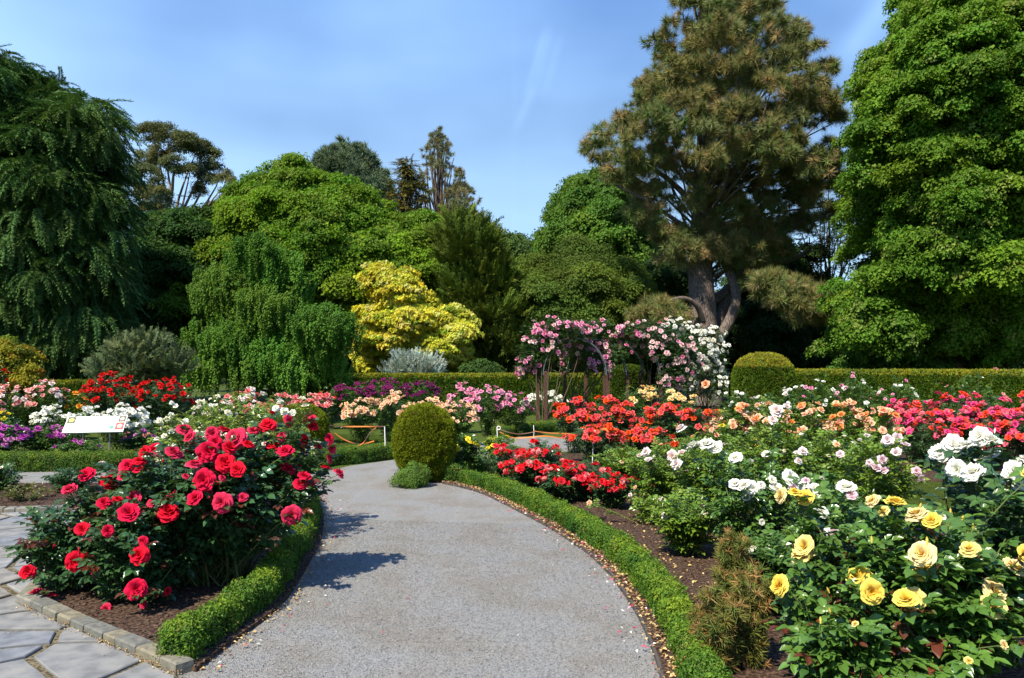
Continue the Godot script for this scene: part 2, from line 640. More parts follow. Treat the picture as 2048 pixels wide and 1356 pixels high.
func limb(b: MB, a: Vector3, z: Vector3, r0: float, r1: float, bend: float, sides := 6, segs := 6, col := Color.WHITE) -> void:
	var p := PackedVector3Array()
	var rr := PackedFloat32Array()
	var mid := (a + z) * 0.5 + Vector3(rf(-bend, bend), rf(-bend, bend * 0.4), rf(-bend, bend))
	for i in segs + 1:
		var t := i / float(segs)
		p.append(a.lerp(mid, t).lerp(mid.lerp(z, t), t) + (rdir() * bend * 0.08 if i > 0 and i < segs else Vector3.ZERO))
		rr.append(lerpf(r0, r1, t))
	b.tube(p, rr, sides, col)

# A tree: trunk, limbs that reach the boughs, and the crown.
func tree(called: String, label: String, d: float, base_px: float, trunk_r: float, lobes: Array, o: Dictionary) -> Node3D:
	var foot := at(base_px, 735, d)
	foot.y = 0.0
	var root := thing(called, label, o.get("category", "tree"), foot)
	var top := 0.0
	for lb in lobes:
		top = maxf(top, lb[0].y)
	top = top * o.get("trunk_share", 0.8)
	var b := MB.new()
	var lean: float = o.get("lean", 0.0)
	var p := PackedVector3Array()
	var rr := PackedFloat32Array()
	for i in 9:
		var t := i / 8.0
		p.append(Vector3(lean * t * t + rf(-1, 1) * trunk_r * 0.3 * t, top * t, rf(-1, 1) * trunk_r * 0.3 * t))
		rr.append(trunk_r * (1.35 if i == 0 else 1.0) * (1.0 - 0.82 * t))
	b.tube(p, rr, 10)
	part(root, "trunk", b.done(), M[o.get("bark", "dark_bark")])
	var bl := MB.new()
	for lb in lobes:
		if chance(o.get("limb_share", 0.5)):
			var c: Vector3 = lb[0] - foot
			var y := clampf(c.y * rf(0.45, 0.8), 0.4, top)
			var t := y / maxf(top, 0.1)
			var from := Vector3(lean * t * t, y, 0)
			if o.has("fork"):
				from = at(o.fork[0], o.fork[1], d) - foot
			limb(bl, from, c, o.get("limb_r", trunk_r * 0.34 * (1.05 - 0.7 * t)), 0.03, o.get("bend", 0.5), 5)
	if bl.v.size():
		part(root, "limbs", bl.done(), M[o.get("bark", "dark_bark")]).set_meta("kind", "stuff")
	scatter(root, "crown", G[o.get("mesh", "clump")], M[o.get("mat", "broadleaf")], leaves_on(lobes, o), foot)
	return root


# ---------------------------------------------------------------- roses
var PAL := {}

func palettes() -> void:               # inner and outer petal colours, linear, and how frilled
	PAL.red = [[Color(0.46, 0.004, 0.024), Color(0.74, 0.018, 0.072)], [Color(0.52, 0.005, 0.016), Color(0.78, 0.016, 0.046)], [Color(0.42, 0.006, 0.032), Color(0.72, 0.045, 0.12)]]
	PAL.deep_red = [[Color(0.34, 0.004, 0.006), Color(0.58, 0.010, 0.012)], [Color(0.42, 0.006, 0.008), Color(0.66, 0.016, 0.018)]]
	PAL.cream = [[Color(0.74, 0.66, 0.42), Color(0.80, 0.78, 0.70)], [Color(0.78, 0.74, 0.60), Color(0.82, 0.81, 0.76)]]
	PAL.white = [[Color(0.78, 0.78, 0.66), Color(0.84, 0.84, 0.82)], [Color(0.80, 0.78, 0.72), Color(0.84, 0.84, 0.83)]]
	PAL.blush = [[Color(0.78, 0.52, 0.50), Color(0.82, 0.72, 0.72)], [Color(0.76, 0.58, 0.60), Color(0.80, 0.74, 0.76)]]
	PAL.lilac_pink = [[Color(0.68, 0.42, 0.52), Color(0.76, 0.58, 0.66)], [Color(0.70, 0.50, 0.56), Color(0.78, 0.66, 0.70)]]
	PAL.yellow = [[Color(0.80, 0.46, 0.02), Color(0.83, 0.66, 0.14)], [Color(0.80, 0.52, 0.05), Color(0.84, 0.71, 0.28)], [Color(0.80, 0.54, 0.10), Color(0.84, 0.70, 0.40)]]
	PAL.pale_yellow = [[Color(0.84, 0.52, 0.14), Color(0.84, 0.68, 0.38)], [Color(0.84, 0.44, 0.08), Color(0.84, 0.62, 0.28)]]
	PAL.lemon = [[Color(0.80, 0.62, 0.03), Color(0.84, 0.72, 0.06)]]
	PAL.peach = [[Color(0.82, 0.38, 0.16), Color(0.84, 0.56, 0.36)], [Color(0.82, 0.44, 0.22), Color(0.84, 0.60, 0.42)]]
	PAL.apricot = [[Color(0.80, 0.28, 0.10), Color(0.82, 0.46, 0.30)], [Color(0.80, 0.36, 0.18), Color(0.82, 0.52, 0.38)], [Color(0.80, 0.22, 0.05), Color(0.82, 0.34, 0.12)]]
	PAL.coral = [[Color(0.72, 0.10, 0.12), Color(0.80, 0.22, 0.22)], [Color(0.76, 0.16, 0.18), Color(0.82, 0.32, 0.30)]]
	PAL.salmon = [[Color(0.76, 0.24, 0.22), Color(0.82, 0.46, 0.42)], [Color(0.74, 0.20, 0.22), Color(0.80, 0.36, 0.34)]]
	PAL.orange_red = [[Color(0.72, 0.05, 0.012), Color(0.78, 0.10, 0.025)], [Color(0.70, 0.03, 0.03), Color(0.74, 0.08, 0.09)], [Color(0.70, 0.04, 0.05), Color(0.76, 0.14, 0.14)]]
	PAL.red_white = [[Color(0.58, 0.008, 0.014), Color(0.70, 0.014, 0.024)], [Color(0.80, 0.72, 0.70), Color(0.68, 0.03, 0.05)], [Color(0.60, 0.010, 0.016), Color(0.72, 0.05, 0.075)], [Color(0.62, 0.010, 0.016), Color(0.70, 0.02, 0.03)]]
	PAL.hot_pink = [[Color(0.70, 0.10, 0.16), Color(0.74, 0.05, 0.16)], [Color(0.76, 0.40, 0.44), Color(0.76, 0.09, 0.16)], [Color(0.74, 0.05, 0.03), Color(0.78, 0.08, 0.04)], [Color(0.66, 0.03, 0.16), Color(0.72, 0.08, 0.26)]]
	PAL.pink = [[Color(0.70, 0.14, 0.32), Color(0.78, 0.34, 0.52)], [Color(0.72, 0.20, 0.38), Color(0.80, 0.42, 0.58)], [Color(0.64, 0.11, 0.28), Color(0.76, 0.26, 0.44)]]
	PAL.pale_pink = [[Color(0.78, 0.36, 0.40), Color(0.82, 0.58, 0.60)], [Color(0.80, 0.44, 0.44), Color(0.82, 0.64, 0.64)]]
	PAL.purple = [[Color(0.10, 0.008, 0.07), Color(0.20, 0.016, 0.13)], [Color(0.15, 0.012, 0.09), Color(0.26, 0.025, 0.15)]]
	PAL.magenta = [[Color(0.34, 0.03, 0.28), Color(0.48, 0.10, 0.42)], [Color(0.26, 0.02, 0.24), Color(0.40, 0.06, 0.36)], [Color(0.48, 0.10, 0.36), Color(0.60, 0.24, 0.50)]]
	PAL.orange = [[Color(0.80, 0.22, 0.015), Color(0.84, 0.36, 0.05)]]

func bloom_of(pal: String, level: int) -> ArrayMesh:
	var v: Array = PAL[pal]
	var k := ri(0, v.size() - 1)
	return bloom(level, k * 3 + ri(0, 2), v[k][0], v[k][1], pal, 0.8 if pal in ["white", "red_white", "hot_pink"] else (0.55 if pal in ["yellow", "red"] else 0.35))

func bez(a: Vector3, m: Vector3, z: Vector3, t: float) -> Vector3:
	return a.lerp(m, t).lerp(m.lerp(z, t), t)

# One rose bush. o: x, d, top, hw (in picture units of the place it stands), n, size, pal, cl, leaf, lod, canes, lpc, at (given blooms)
func rose(label: String, o: Dictionary, group := "") -> Node3D:
	var d: float = o.d
	var foot := at(o.x, 735, d)
	foot.y = 0.0
	var H: float = at(o.x, o.top, d).y
	var rw: float = o.hw / F * d
	var rz: float = o.get("rz", clampf(rw * 0.85, 0.3, 0.8))
	var lod: int = o.get("lod", 1)
	var low: float = o.get("low", 0.12)
	var cen := Vector3(0, H * (0.5 + low * 0.5), 0)
	var rad := Vector3(rw, H * (0.5 - low * 0.5), rz)
	var size: float = o.get("size", 0.09)
	var pal: String = o.pal
	var lv: int = [0, 1, 2][lod]
	var lc: Array = o.get("leaf", [Color(0.045, 0.105, 0.028), Color(0.06, 0.13, 0.03)])
	var root := thing("rose_bush", label, "rose bush", foot, group)
	var cl: int = o.get("cl", 1)
	var tips := []                      # [tip, outward]
	var spots := []                     # [place, axis, size]
	var to_eye := (EYE - foot - cen).normalized()
	for e in o.get("at", []):
		var r0 := EYE - foot - cen
		var rd := ray(e[0], e[1])
		var ro := r0 / rad
		var dd := rd / rad
		var bq := ro.dot(dd)
		var aq := dd.dot(dd)
		var disc := bq * bq - aq * (ro.dot(ro) - 1.0)
		var tt := (-bq - sqrt(disc)) / aq if disc > 0.0 else -bq / aq
		var pos := r0 + rd * tt
		var out := (pos / rad).normalized()
		var depth := tt * -rd.z
		var sz: float = e[2] / F * depth * (0.82 if pal == "yellow" else 0.9)
		var ax := (out * 0.45 + Vector3.UP * 0.35 + to_eye * 0.42 + rdir() * 0.6).normalized()
		pos += to_eye * 0.085 + out * 0.05
		spots.append([pos + cen, ax, sz])
		tips.append([pos + cen - ax * sz * 0.12, out])
	var n: int = o.get("n", 0)
	var made := 0
	while made < n:
		var dir := rdir()
		dir.y = absf(dir.y) * 0.75 + rf(-0.2, 0.35)
		if dir.z < -0.2 and chance(0.55):
			dir.z = -dir.z
		dir = dir.normalized()
		if dir.y < 0.15 and chance(0.6):
			continue
		var tip := cen + dir * rad * rf(0.86, 1.06)
		tips.append([tip, dir])
		for q in mini(ri(maxi(1, cl - 1), cl + 1) if cl > 1 else 1, n - made):
			var off := Vector3.ZERO if q == 0 else Vector3(rf(-1, 1), rf(-0.35, 0.35), rf(-1, 1)) * size * 1.0
			var ax := (dir * 0.55 + Vector3.UP * 0.45 + to_eye * 0.3 + rdir() * 0.45).normalized()
			spots.append([tip + off, ax, size * rf(0.72, 1.15)])
			made += 1
	var canes: int = o.get("canes", 34)
	var extra := maxi(canes - tips.size(), canes / 3)
	for i in extra:
		var dir := rdir()
		dir.y = absf(dir.y) * 0.9 - 0.12
		if dir.z < -0.3 and chance(0.4):
			dir.z = -dir.z
		tips.append([cen + dir.normalized() * rad * rf(0.7, 1.04) * (1.1 if chance(0.08) else 1.0), dir.normalized()])
	var b := MB.new()
	var lf := Scat.new()
	var buds := Scat.new()
	var lpc: int = o.get("lpc", 14)
	if lod < 2: lpc = int(lpc * 1.45)
	var ll: float = o.get("ll", 0.12)
	var stem := Color(0.10, 0.13, 0.04)
	for q in tips:
		var tip: Vector3 = q[0]
		var a := Vector3(rf(-0.35, 0.35) * rw, 0, rf(-0.35, 0.35) * rz)
		var m := a.lerp(tip, 0.5) + Vector3(rf(-0.06, 0.06), tip.y * 0.22, rf(-0.06, 0.06))
		var p := PackedVector3Array()
		var rr := PackedFloat32Array()
		var segs := 4 if lod < 2 else 7
		for i in segs + 1:
			var t := i / float(segs)
			p.append(bez(a, m, tip, t))
			rr.append(lerpf(0.0075, 0.0024, t))
		b.tube(p, rr, 3 if lod < 2 else 5, vary(stem, 0.3))
		for i in lpc:
			var t := lerpf(o.get("bare", 0.12), 0.985, pow(R.randf(), 0.75))
			var pos := bez(a, m, tip, t)
			var az := rf(0, TAU)
			var out: Vector3 = (Vector3(cos(az), rf(-0.35, 0.45), sin(az)) + q[1] * 0.55).normalized()
			var up: Vector3 = (Vector3.UP + out * 0.5 + rdir() * 0.45 + to_eye * 0.15).normalized()
			var col := vary(pick(lc), 0.2)
			if o.has("young") and t > 0.8 and chance(o.young):
				col = vary(Color(0.13, 0.035, 0.02), 0.3)
			lf.add(along(out, up, ll * rf(0.7, 1.25)), pos, col)
		if chance(o.get("buds", 0.12)):
			for j in ri(1, 3):
				buds.add(ub((Vector3.UP + rdir() * 0.4).normalized(), size * 0.13), tip + Vector3(rf(-1, 1) * 0.04, rf(0.02, 0.07), rf(-1, 1) * 0.04), Color(0.10, 0.20, 0.05) if chance(0.7) else PAL[pal][0][1])
	part(root, "stems", b.done(), M.wood)
	if buds.t.size():
		scatter(root, "buds", G.bud, M.broadleaf, buds)
	var lm: String = o.get("mat", "glossy_leaf")
	if lod == 2:                         # the leaves nearest to the path stand out one by one
		var order := []
		for i in lf.t.size():
			order.append([lf.t[i].origin.dot(to_eye) + rf(0, 0.25), i])
		order.sort_custom(func(x, y): return x[0] > y[0])
		var single := mini(o.get("leaf_parts", 140), order.size())
		var rest := [Scat.new(), Scat.new(), Scat.new()]
		for k in order.size():
			var i: int = order[k][1]
			if k < single:
				var kind := ri(0, 2)
				var lmn := "rose_leaf_%d" % ri(0, 3)
				if lf.c[i].r > lf.c[i].g: lmn = "rose_leaf_4"
				part(root, "leaf", G["leaf2_%d" % kind], M[o.get("leafset", "") + lmn], lf.t[i])
			else:
				rest[k % 3].add(lf.t[i].basis, lf.t[i].origin, lf.c[i])
		for k in 3:
			scatter(root, "foliage", G["leaf2_%d" % k], M[lm], rest[k])
	else:
		scatter(root, "foliage", G.leaf1, M[lm], lf)
	if o.get("mass", false):
		var sc := Scat.new()
		for q in spots:
			sc.add(ub(q[1], q[2] * 0.5), q[0], vary(Color.WHITE, 0.15))
		scatter(root, "blooms", bloom_of(pal, 0), M.petal, sc)
	else:
		for q in spots:
			part(root, "bloom", bloom_of(o.pal2 if o.has("pal2") and chance(o.get("mix", 0.3)) else pal, lv), M.petal, Transform3D(ub(q[1], q[2] * 0.5), q[0]))
	return root

func leaf_sets() -> void:              # leaves that stand alone carry their tone in their material
	R.seed = 900
	for key in ["", "bright_"]:
		for k in 5:
			var base := Color(0.046, 0.108, 0.036) if key == "" else Color(0.085, 0.180, 0.030)
			var c := vary(base, 0.25) if k < 4 else Color(0.11, 0.035, 0.02)
			var m := leafmat(key + "rose_leaf_%d" % k, 0.2 + 0.03 * k, 0.45, 0.6)
			m.albedo_color = c.linear_to_srgb()

# A climbing rose over boughs of its own.
func climber(label: String, foot: Vector3, lobes: Array, n: int, size: float, pal: String, pal2: String, mix: float, lc: Array) -> void:
	var root := thing("climbing_rose", label, "climbing rose", foot, "")
	var b := MB.new()
	var lf := Scat.new()
	for lb in lobes:
		var c: Vector3 = lb[0]
		limb(b, Vector3(rf(-0.12, 0.12), 0.0, rf(-0.1, 0.1)), c - foot, 0.016, 0.006, 0.25, 4, 7, Color(0.10, 0.085, 0.05))
		var r: Vector3 = lb[1]
		for i in int(950 * clampf(r.x * r.y * 3.0, 0.35, 1.6)):
			var dir := rdir()
			var p := c + dir * r * pow(R.randf(), 0.4) * rf(0.8, 1.08)
			var az := rf(0, TAU)
			var out := (Vector3(cos(az), rf(-0.6, 0.3), sin(az)) + dir * 0.5).normalized()
			lf.add(along(out, (Vector3.UP + rdir() * 0.5).normalized(), rf(0.09, 0.16)), p, vary(pick(lc), 0.22))
	part(root, "stems", b.done(), M.wood)
	scatter(root, "foliage", G.leaf1, M.glossy_leaf, lf, foot)
	for i in n:
		var lb: Array = lobes[ri(0, lobes.size() - 1)]
		var dir := (rdir() + Vector3(0, 0.25, 0.65)).normalized()
		var p: Vector3 = lb[0] + dir * lb[1] * rf(0.92, 1.1)
		for k in (ri(1, 3) if chance(0.5) else 1):
			var q := p + rdir() * size * (0.0 if k == 0 else 0.9)
			part(root, "bloom", bloom_of(pal2 if chance(mix) else pal, 0), M.petal, Transform3D(ub((dir + rdir() * 0.4 + Vector3(0, 0.2, 0.3)).normalized(), size * rf(0.4, 0.6)), q - foot))


# ---------------------------------------------------------------- clipped hedges
# Along a line of ground points: a twiggy core and leaves on every face.
func hedge(called: String, label: String, line: PackedVector3Array, w: float, h: float, o: Dictionary, group := "") -> Node3D:
	var foot := line[0]
	var root := thing(called, label, "hedge", foot, group)
	var pts := PackedVector3Array()       # resampled
	var seg: float = o.get("step", 0.12)
	for i in line.size() - 1:
		var k := maxi(1, int(line[i].distance_to(line[i + 1]) / seg))
		for j in k:
			pts.append(line[i].lerp(line[i + 1], j / float(k)))
	pts.append(line[line.size() - 1])
	var size: float = o.size
	var f := FastNoiseLite.new()
	f.seed = 5 + line.size()
	f.frequency = o.get("lump_freq", 0.9)
	var lump: float = o.get("lump", 0.03)
	var b := MB.new()
	var gp := PackedVector3Array()
	var gc := PackedColorArray()
	var core: Color = o.core
	var prof := [[-1.0, 0.0], [-1.0, 0.5], [-0.96, 0.86], [-0.7, 1.0], [0.0, 1.02], [0.7, 1.0], [0.96, 0.86], [1.0, 0.5], [1.0, 0.0]]
	var sc := Scat.new()
	var per := 0.0
	for i in pts.size():
		var t := (pts[mini(i + 1, pts.size() - 1)] - pts[maxi(i - 1, 0)]).normalized()
		var side := t.cross(Vector3.UP)
		var cap := 0.82 if i == 0 or i == pts.size() - 1 else 1.0
		for q in prof:
			gp.append(pts[i] - foot + side * (q[0] * (w * 0.5 - size * 0.6) * cap) + Vector3.UP * (q[1] * (h - size * 0.6) * cap))
			gc.append(core)
	b.grid(gp, gc, prof.size(), pts.size())
	for e in [0, pts.size() - 1]:         # close the ends
		for k in range(1, prof.size() - 1):
			var k0: int = e * prof.size()
			b.tri(gp[k0], gp[k0 + k], gp[k0 + k + 1], core)
	part(root, "twigs", b.done(), M.wood)
	var length := 0.0
	for i in pts.size() - 1:
		length += pts[i].distance_to(pts[i + 1])
	var cols: Array = o.cols
	var tops: Array = o.get("tops", cols)
	var count := int(o.dens * (length * (2 * h + w) + 2 * w * h))
	var girth := 2 * h + w
	for i in count:
		var u := R.randf() * (length + w)
		var p := Vector3.ZERO
		var nrm := Vector3.UP
		var s0 := R.randf() * girth
		if u > length:                     # an end face
			var e := 0 if chance(0.5) else pts.size() - 1
			var t := (pts[0] - pts[1]).normalized() if e == 0 else (pts[e] - pts[e - 1]).normalized()
			p = pts[e] + t.cross(Vector3.UP) * rf(-0.5, 0.5) * w + Vector3.UP * rf(0, h)
			nrm = (t + rdir() * 0.5).normalized()
		else:
			var kk := u / length * (pts.size() - 1)
			var i0 := mini(int(kk), pts.size() - 2)
			var a := pts[i0].lerp(pts[i0 + 1], kk - i0)
			var t := (pts[i0 + 1] - pts[i0]).normalized()
			var side := t.cross(Vector3.UP)
			if s0 < h:
				p = a + side * w * 0.5 + Vector3.UP * s0
				nrm = side
			elif s0 < h + w:
				p = a + side * (s0 - h - w * 0.5) + Vector3.UP * h
				nrm = Vector3.UP
			else:
				p = a - side * w * 0.5 + Vector3.UP * (s0 - h - w)
				nrm = -side
			var round_off := clampf((p.y / h - 0.82) / 0.18, 0, 1) * clampf((absf((p - a).dot(side)) / (w * 0.5) - 0.7) / 0.3, 0, 1)
			p -= (side * signf((p - a).dot(side)) * w * 0.08 + Vector3.UP * h * 0.08) * round_off
		p += nrm * (f.get_noise_3d(p.x * 3, p.y * 3, p.z * 3) * lump - size * rf(0.15, 0.6))
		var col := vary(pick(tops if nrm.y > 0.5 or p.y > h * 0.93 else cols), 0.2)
		var patch := f.get_noise_3d(p.x * 1.7 + 40.0, p.y * 2.5, p.z * 1.7)
		col = Color(col.r * (1.0 + 0.9 * patch), col.g * (1.0 + 0.5 * patch), col.b)
		if chance(0.02 + 0.05 * maxf(0.0, -patch)):
			col = vary(Color(0.22, 0.15, 0.06), 0.3)
		sc.add(ub((nrm + Vector3.UP * 0.35 + rdir() * o.get("wild", 0.45)).normalized(), size * rf(0.7, 1.25)), p, col)
	scatter(root, "foliage", G[o.mesh], M[o.mat], sc, foot)
	return root

# A clipped solid of revolution: profile of [radius, height].
func topiary(called: String, label: String, foot: Vector3, prof: Array, o: Dictionary) -> Node3D:
	var root := thing(called, label, "topiary", foot)
	var b := MB.new()
	var gp := PackedVector3Array()
	var gc := PackedColorArray()
	var size: float = o.size
	for q in prof:
		for k in 25:
			var a := TAU * k / 24
			var r := maxf(0.001, q[0] - size * 0.7)
			gp.append(Vector3(cos(a) * r * o.get("wide", 1.0), q[1] - (size * 0.7 if q[0] < 0.1 and q[1] > 0.3 else 0.0), sin(a) * r))
			gc.append(o.core)
	b.grid(gp, gc, 25, prof.size())
	part(root, "twigs", b.done(), M.wood)
	var area := 0.0
	var bands := PackedFloat32Array()
	for i in prof.size() - 1:
		area += PI * (prof[i][0] + prof[i + 1][0]) * Vector2(prof[i + 1][0] - prof[i][0], prof[i + 1][1] - prof[i][1]).length()
		bands.append(area)
	var f := FastNoiseLite.new()
	f.seed = 9
	f.frequency = 1.0
	var sc := Scat.new()
	var lump: float = o.get("lump", 0.02)
	for n in int(area * o.dens):
		var u := R.randf() * area
		var i := 0
		while bands[i] < u:
			i += 1
		var t := R.randf()
		var r: float = lerpf(prof[i][0], prof[i + 1][0], t)
		var y: float = lerpf(prof[i][1], prof[i + 1][1], t)
		var a := rf(0, TAU)
		var nrm := Vector3(cos(a) * (prof[i + 1][1] - prof[i][1]), prof[i][0] - prof[i + 1][0], sin(a) * (prof[i + 1][1] - prof[i][1])).normalized()
		var p := Vector3(cos(a) * r * o.get("wide", 1.0), y, sin(a) * r)
		p += nrm * (f.get_noise_3d(p.x * 5, p.y * 5, p.z * 5) * lump - size * rf(0.15, 0.65))
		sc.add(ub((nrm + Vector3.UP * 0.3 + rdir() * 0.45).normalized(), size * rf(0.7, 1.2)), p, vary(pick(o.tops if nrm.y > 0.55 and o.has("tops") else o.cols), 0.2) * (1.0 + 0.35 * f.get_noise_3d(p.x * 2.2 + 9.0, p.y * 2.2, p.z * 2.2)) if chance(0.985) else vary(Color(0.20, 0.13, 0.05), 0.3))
	scatter(root, "foliage", G[o.mesh], M[o.mat], sc)
	return root


# ---------------------------------------------------------------- ground
func sheet(called: String, poly: PackedVector2Array, y: float, mat: Material, skirt := 0.0) -> MeshInstance3D:
	var b := MB.new()
	var ix := Geometry2D.triangulate_polygon(poly)
	for i in range(0, ix.size(), 3):
		var a := poly[ix[i]]
		var c := poly[ix[i + 1]]
		var e := poly[ix[i + 2]]
		var va := Vector3(a.x, y, a.y)
		var vc := Vector3(c.x, y, c.y)
		var ve := Vector3(e.x, y, e.y)
		if (ve - va).cross(vc - va).y > 0: b.tri(va, vc, ve)
		else: b.tri(va, ve, vc)
	if skirt > 0.0:
		for i in poly.size():
			var a := poly[i]
			var c := poly[(i + 1) % poly.size()]
			b.quad(Vector3(a.x, y, a.y), Vector3(c.x, y, c.y), Vector3(c.x, y - skirt, c.y), Vector3(a.x, y - skirt, a.y))
	var o := part(self, called, b.done(), mat)
	o.set_meta("kind", "structure")
	return o

func gpoly(flat: Array) -> PackedVector2Array:
	var o := PackedVector2Array()
	for i in range(0, flat.size(), 2):
		var p := gr(flat[i], flat[i + 1])
		o.append(Vector2(p.x, p.z))
	return o

func gline(flat: Array) -> PackedVector3Array:       # ground points joined by a smooth line
	var c := Curve3D.new()
	var pts := PackedVector3Array()
	for i in range(0, flat.size(), 2):
		pts.append(gr(flat[i], flat[i + 1]))
	for i in pts.size():
		var t := (pts[mini(i + 1, pts.size() - 1)] - pts[maxi(i - 1, 0)]) * 0.17
		c.add_point(pts[i], -t, t)
	c.bake_interval = 0.1
	return c.get_baked_points()

func offset(line: PackedVector3Array, by: float) -> PackedVector3Array:
	var o := PackedVector3Array()
	for i in line.size():
		var t := (line[mini(i + 1, line.size() - 1)] - line[maxi(i - 1, 0)]).normalized()
		o.append(line[i] + t.cross(Vector3.UP) * by)
	return o

func flat2(line: PackedVector3Array) -> PackedVector2Array:
	var o := PackedVector2Array()
	for p in line:
		o.append(Vector2(p.x, p.z))
	return o

func slab(poly: PackedVector2Array, y0: float, y1: float, bev: float) -> ArrayMesh:
	var b := MB.new()
	var tops := Geometry2D.offset_polygon(poly, -bev, Geometry2D.JOIN_MITER)
	if tops.size() != 1 or tops[0].size() < 3:
		return null
	var tp := tops[0]
	var ix := Geometry2D.triangulate_polygon(tp)
	for i in range(0, ix.size(), 3):
		var va := Vector3(tp[ix[i]].x, y1, tp[ix[i]].y)
		var vc := Vector3(tp[ix[i + 1]].x, y1, tp[ix[i + 1]].y)
		var ve := Vector3(tp[ix[i + 2]].x, y1, tp[ix[i + 2]].y)
		if (ve - va).cross(vc - va).y > 0: b.tri(va, vc, ve)
		else: b.tri(va, ve, vc)
	# the rim: from the top edge straight out and down
	for i in tp.size():
		var a := tp[i]
		var c := tp[(i + 1) % tp.size()]
		var oa := a + (a - centroid(tp)).normalized() * bev
		var oc := c + (c - centroid(tp)).normalized() * bev
		b.quad(Vector3(a.x, y1, a.y), Vector3(c.x, y1, c.y), Vector3(oc.x, y1 - bev, oc.y), Vector3(oa.x, y1 - bev, oa.y))
		b.quad(Vector3(oa.x, y1 - bev, oa.y), Vector3(oc.x, y1 - bev, oc.y), Vector3(oc.x, y0, oc.y), Vector3(oa.x, y0, oa.y))
	return b.done()

func centroid(p: PackedVector2Array) -> Vector2:
	var c := Vector2.ZERO
	for q in p:
		c += q
	return c / p.size()

func paving(area: PackedVector2Array) -> void:
	var base := sheet("paving", area, 0.006, M.joint_dirt)
	R.seed = 555
	var sites: Array[Vector2] = []
	for i in range(-17, -1):
		for j in range(-25, -5):
			sites.append(Vector2(i * 0.44 + (0.22 if j % 2 else 0.0) + rf(-0.2, 0.2), j * 0.42 + rf(-0.2, 0.2)))
	for i in sites.size():
		var c := sites[i]
		var cell := PackedVector2Array([c + Vector2(-1.2, -1.2), c + Vector2(1.2, -1.2), c + Vector2(1.2, 1.2), c + Vector2(-1.2, 1.2)])
		for j in sites.size():
			if i == j or sites[j].distance_to(c) > 2.2:
				continue
			var m := (sites[j] + c) * 0.5
			var nn := (c - sites[j]).normalized()
			var tn := Vector2(-nn.y, nn.x)
			var half := PackedVector2Array([m + tn * 5, m - tn * 5, m - tn * 5 + nn * 5, m + tn * 5 + nn * 5])
			var got := Geometry2D.intersect_polygons(cell, half)
			if got.size() == 0:
				cell = PackedVector2Array()
				break
			cell = got[0]
		if cell.size() < 3:
			continue
		for cut in Geometry2D.intersect_polygons(cell, area):
			var inner := Geometry2D.offset_polygon(cut, -rf(0.016, 0.034), Geometry2D.JOIN_ROUND)
			for q in inner:
				if q.size() < 3:
					continue
				var rough := PackedVector2Array()   # wavering broken edges
				for k in q.size():
					var a := q[k]
					var e := q[(k + 1) % q.size()]
					rough.append(a)
					var steps := int(a.distance_to(e) / 0.11)
					for u in range(1, steps):
						rough.append(a.lerp(e, u / float(steps)) + Vector2(rf(-1, 1), rf(-1, 1)) * 0.008)
				var mesh := slab(rough, 0.0, rf(0.020, 0.026), 0.006)
				if mesh:
					part(base, "flagstone", mesh, M["flag_%d" % ri(0, 3)])

func kerb(label: String, a: Vector3, z: Vector3, n: int, w: float, h: float, sd: int) -> void:
	R.seed = sd
	var root := thing("stone_kerb", label, "kerb", a)
	var len := a.distance_to(z)
	var dir := (z - a) / len
	var cuts := PackedFloat32Array([0.0])
	for i in range(1, n):
		cuts.append((i + rf(-0.3, 0.3)) / n * len)
	cuts.append(len)
	for i in n:
		var b := MB.new()
		var l := cuts[i + 1] - cuts[i] - rf(0.006, 0.014)
		b.box(Vector3(0, 0.002, -w * rf(0.47, 0.53)), Vector3(l, h * rf(0.92, 1.06), w * rf(0.47, 0.53)), rf(0.006, 0.012))
		var yaw := atan2(-dir.z, dir.x) + rf(-0.02, 0.02)
		part(root, "kerb_stone", b.done(), M["kerb_%d" % ri(0, 3)], Transform3D(Basis(Vector3.UP, yaw), dir * cuts[i]))

func strew(called: String, label: String, line: PackedVector3Array, w: float, n: int, mesh: String, size: float, cols: Array, y: float, mat: String, category: String) -> void:
	var sc := Scat.new()
	for i in n:
		var k := R.randf() * (line.size() - 1.001)
		var i0 := int(k)
		var p := line[i0].lerp(line[i0 + 1], k - i0)
		var t := (line[i0 + 1] - line[i0]).normalized()
		p += t.cross(Vector3.UP) * rf(-1, 1) * w * (R.randf() if chance(0.6) else 1.0)
		p.y = y + rf(0.0, 0.012)
		sc.add(ub((Vector3.UP + rdir() * 0.45).normalized(), size * rf(0.5, 1.3)), p, vary(pick(cols), 0.2))
	var o := scatter(self, called, G[mesh], M[mat], sc)
	tag(o, label, category)

func strew_in(called: String, label: String, poly: PackedVector2Array, n: int, mesh: String, size: float, cols: Array, y: float, mat: String, category: String, wild := 0.45) -> void:
	var lo := poly[0]
	var hi := poly[0]
	for q in poly:
		lo = lo.min(q)
		hi = hi.max(q)
	var sc := Scat.new()
	for i in n:
		var q := Vector2(rf(lo.x, hi.x), rf(lo.y, hi.y))
		if Geometry2D.is_point_in_polygon(q, poly):
			sc.add(ub((Vector3.UP + rdir() * wild).normalized(), size * rf(0.5, 1.3)), Vector3(q.x, y + rf(0, 0.008), q.y), vary(pick(cols), 0.2))
	var o := scatter(self, called, G[mesh], M[mat], sc)
	tag(o, label, category)


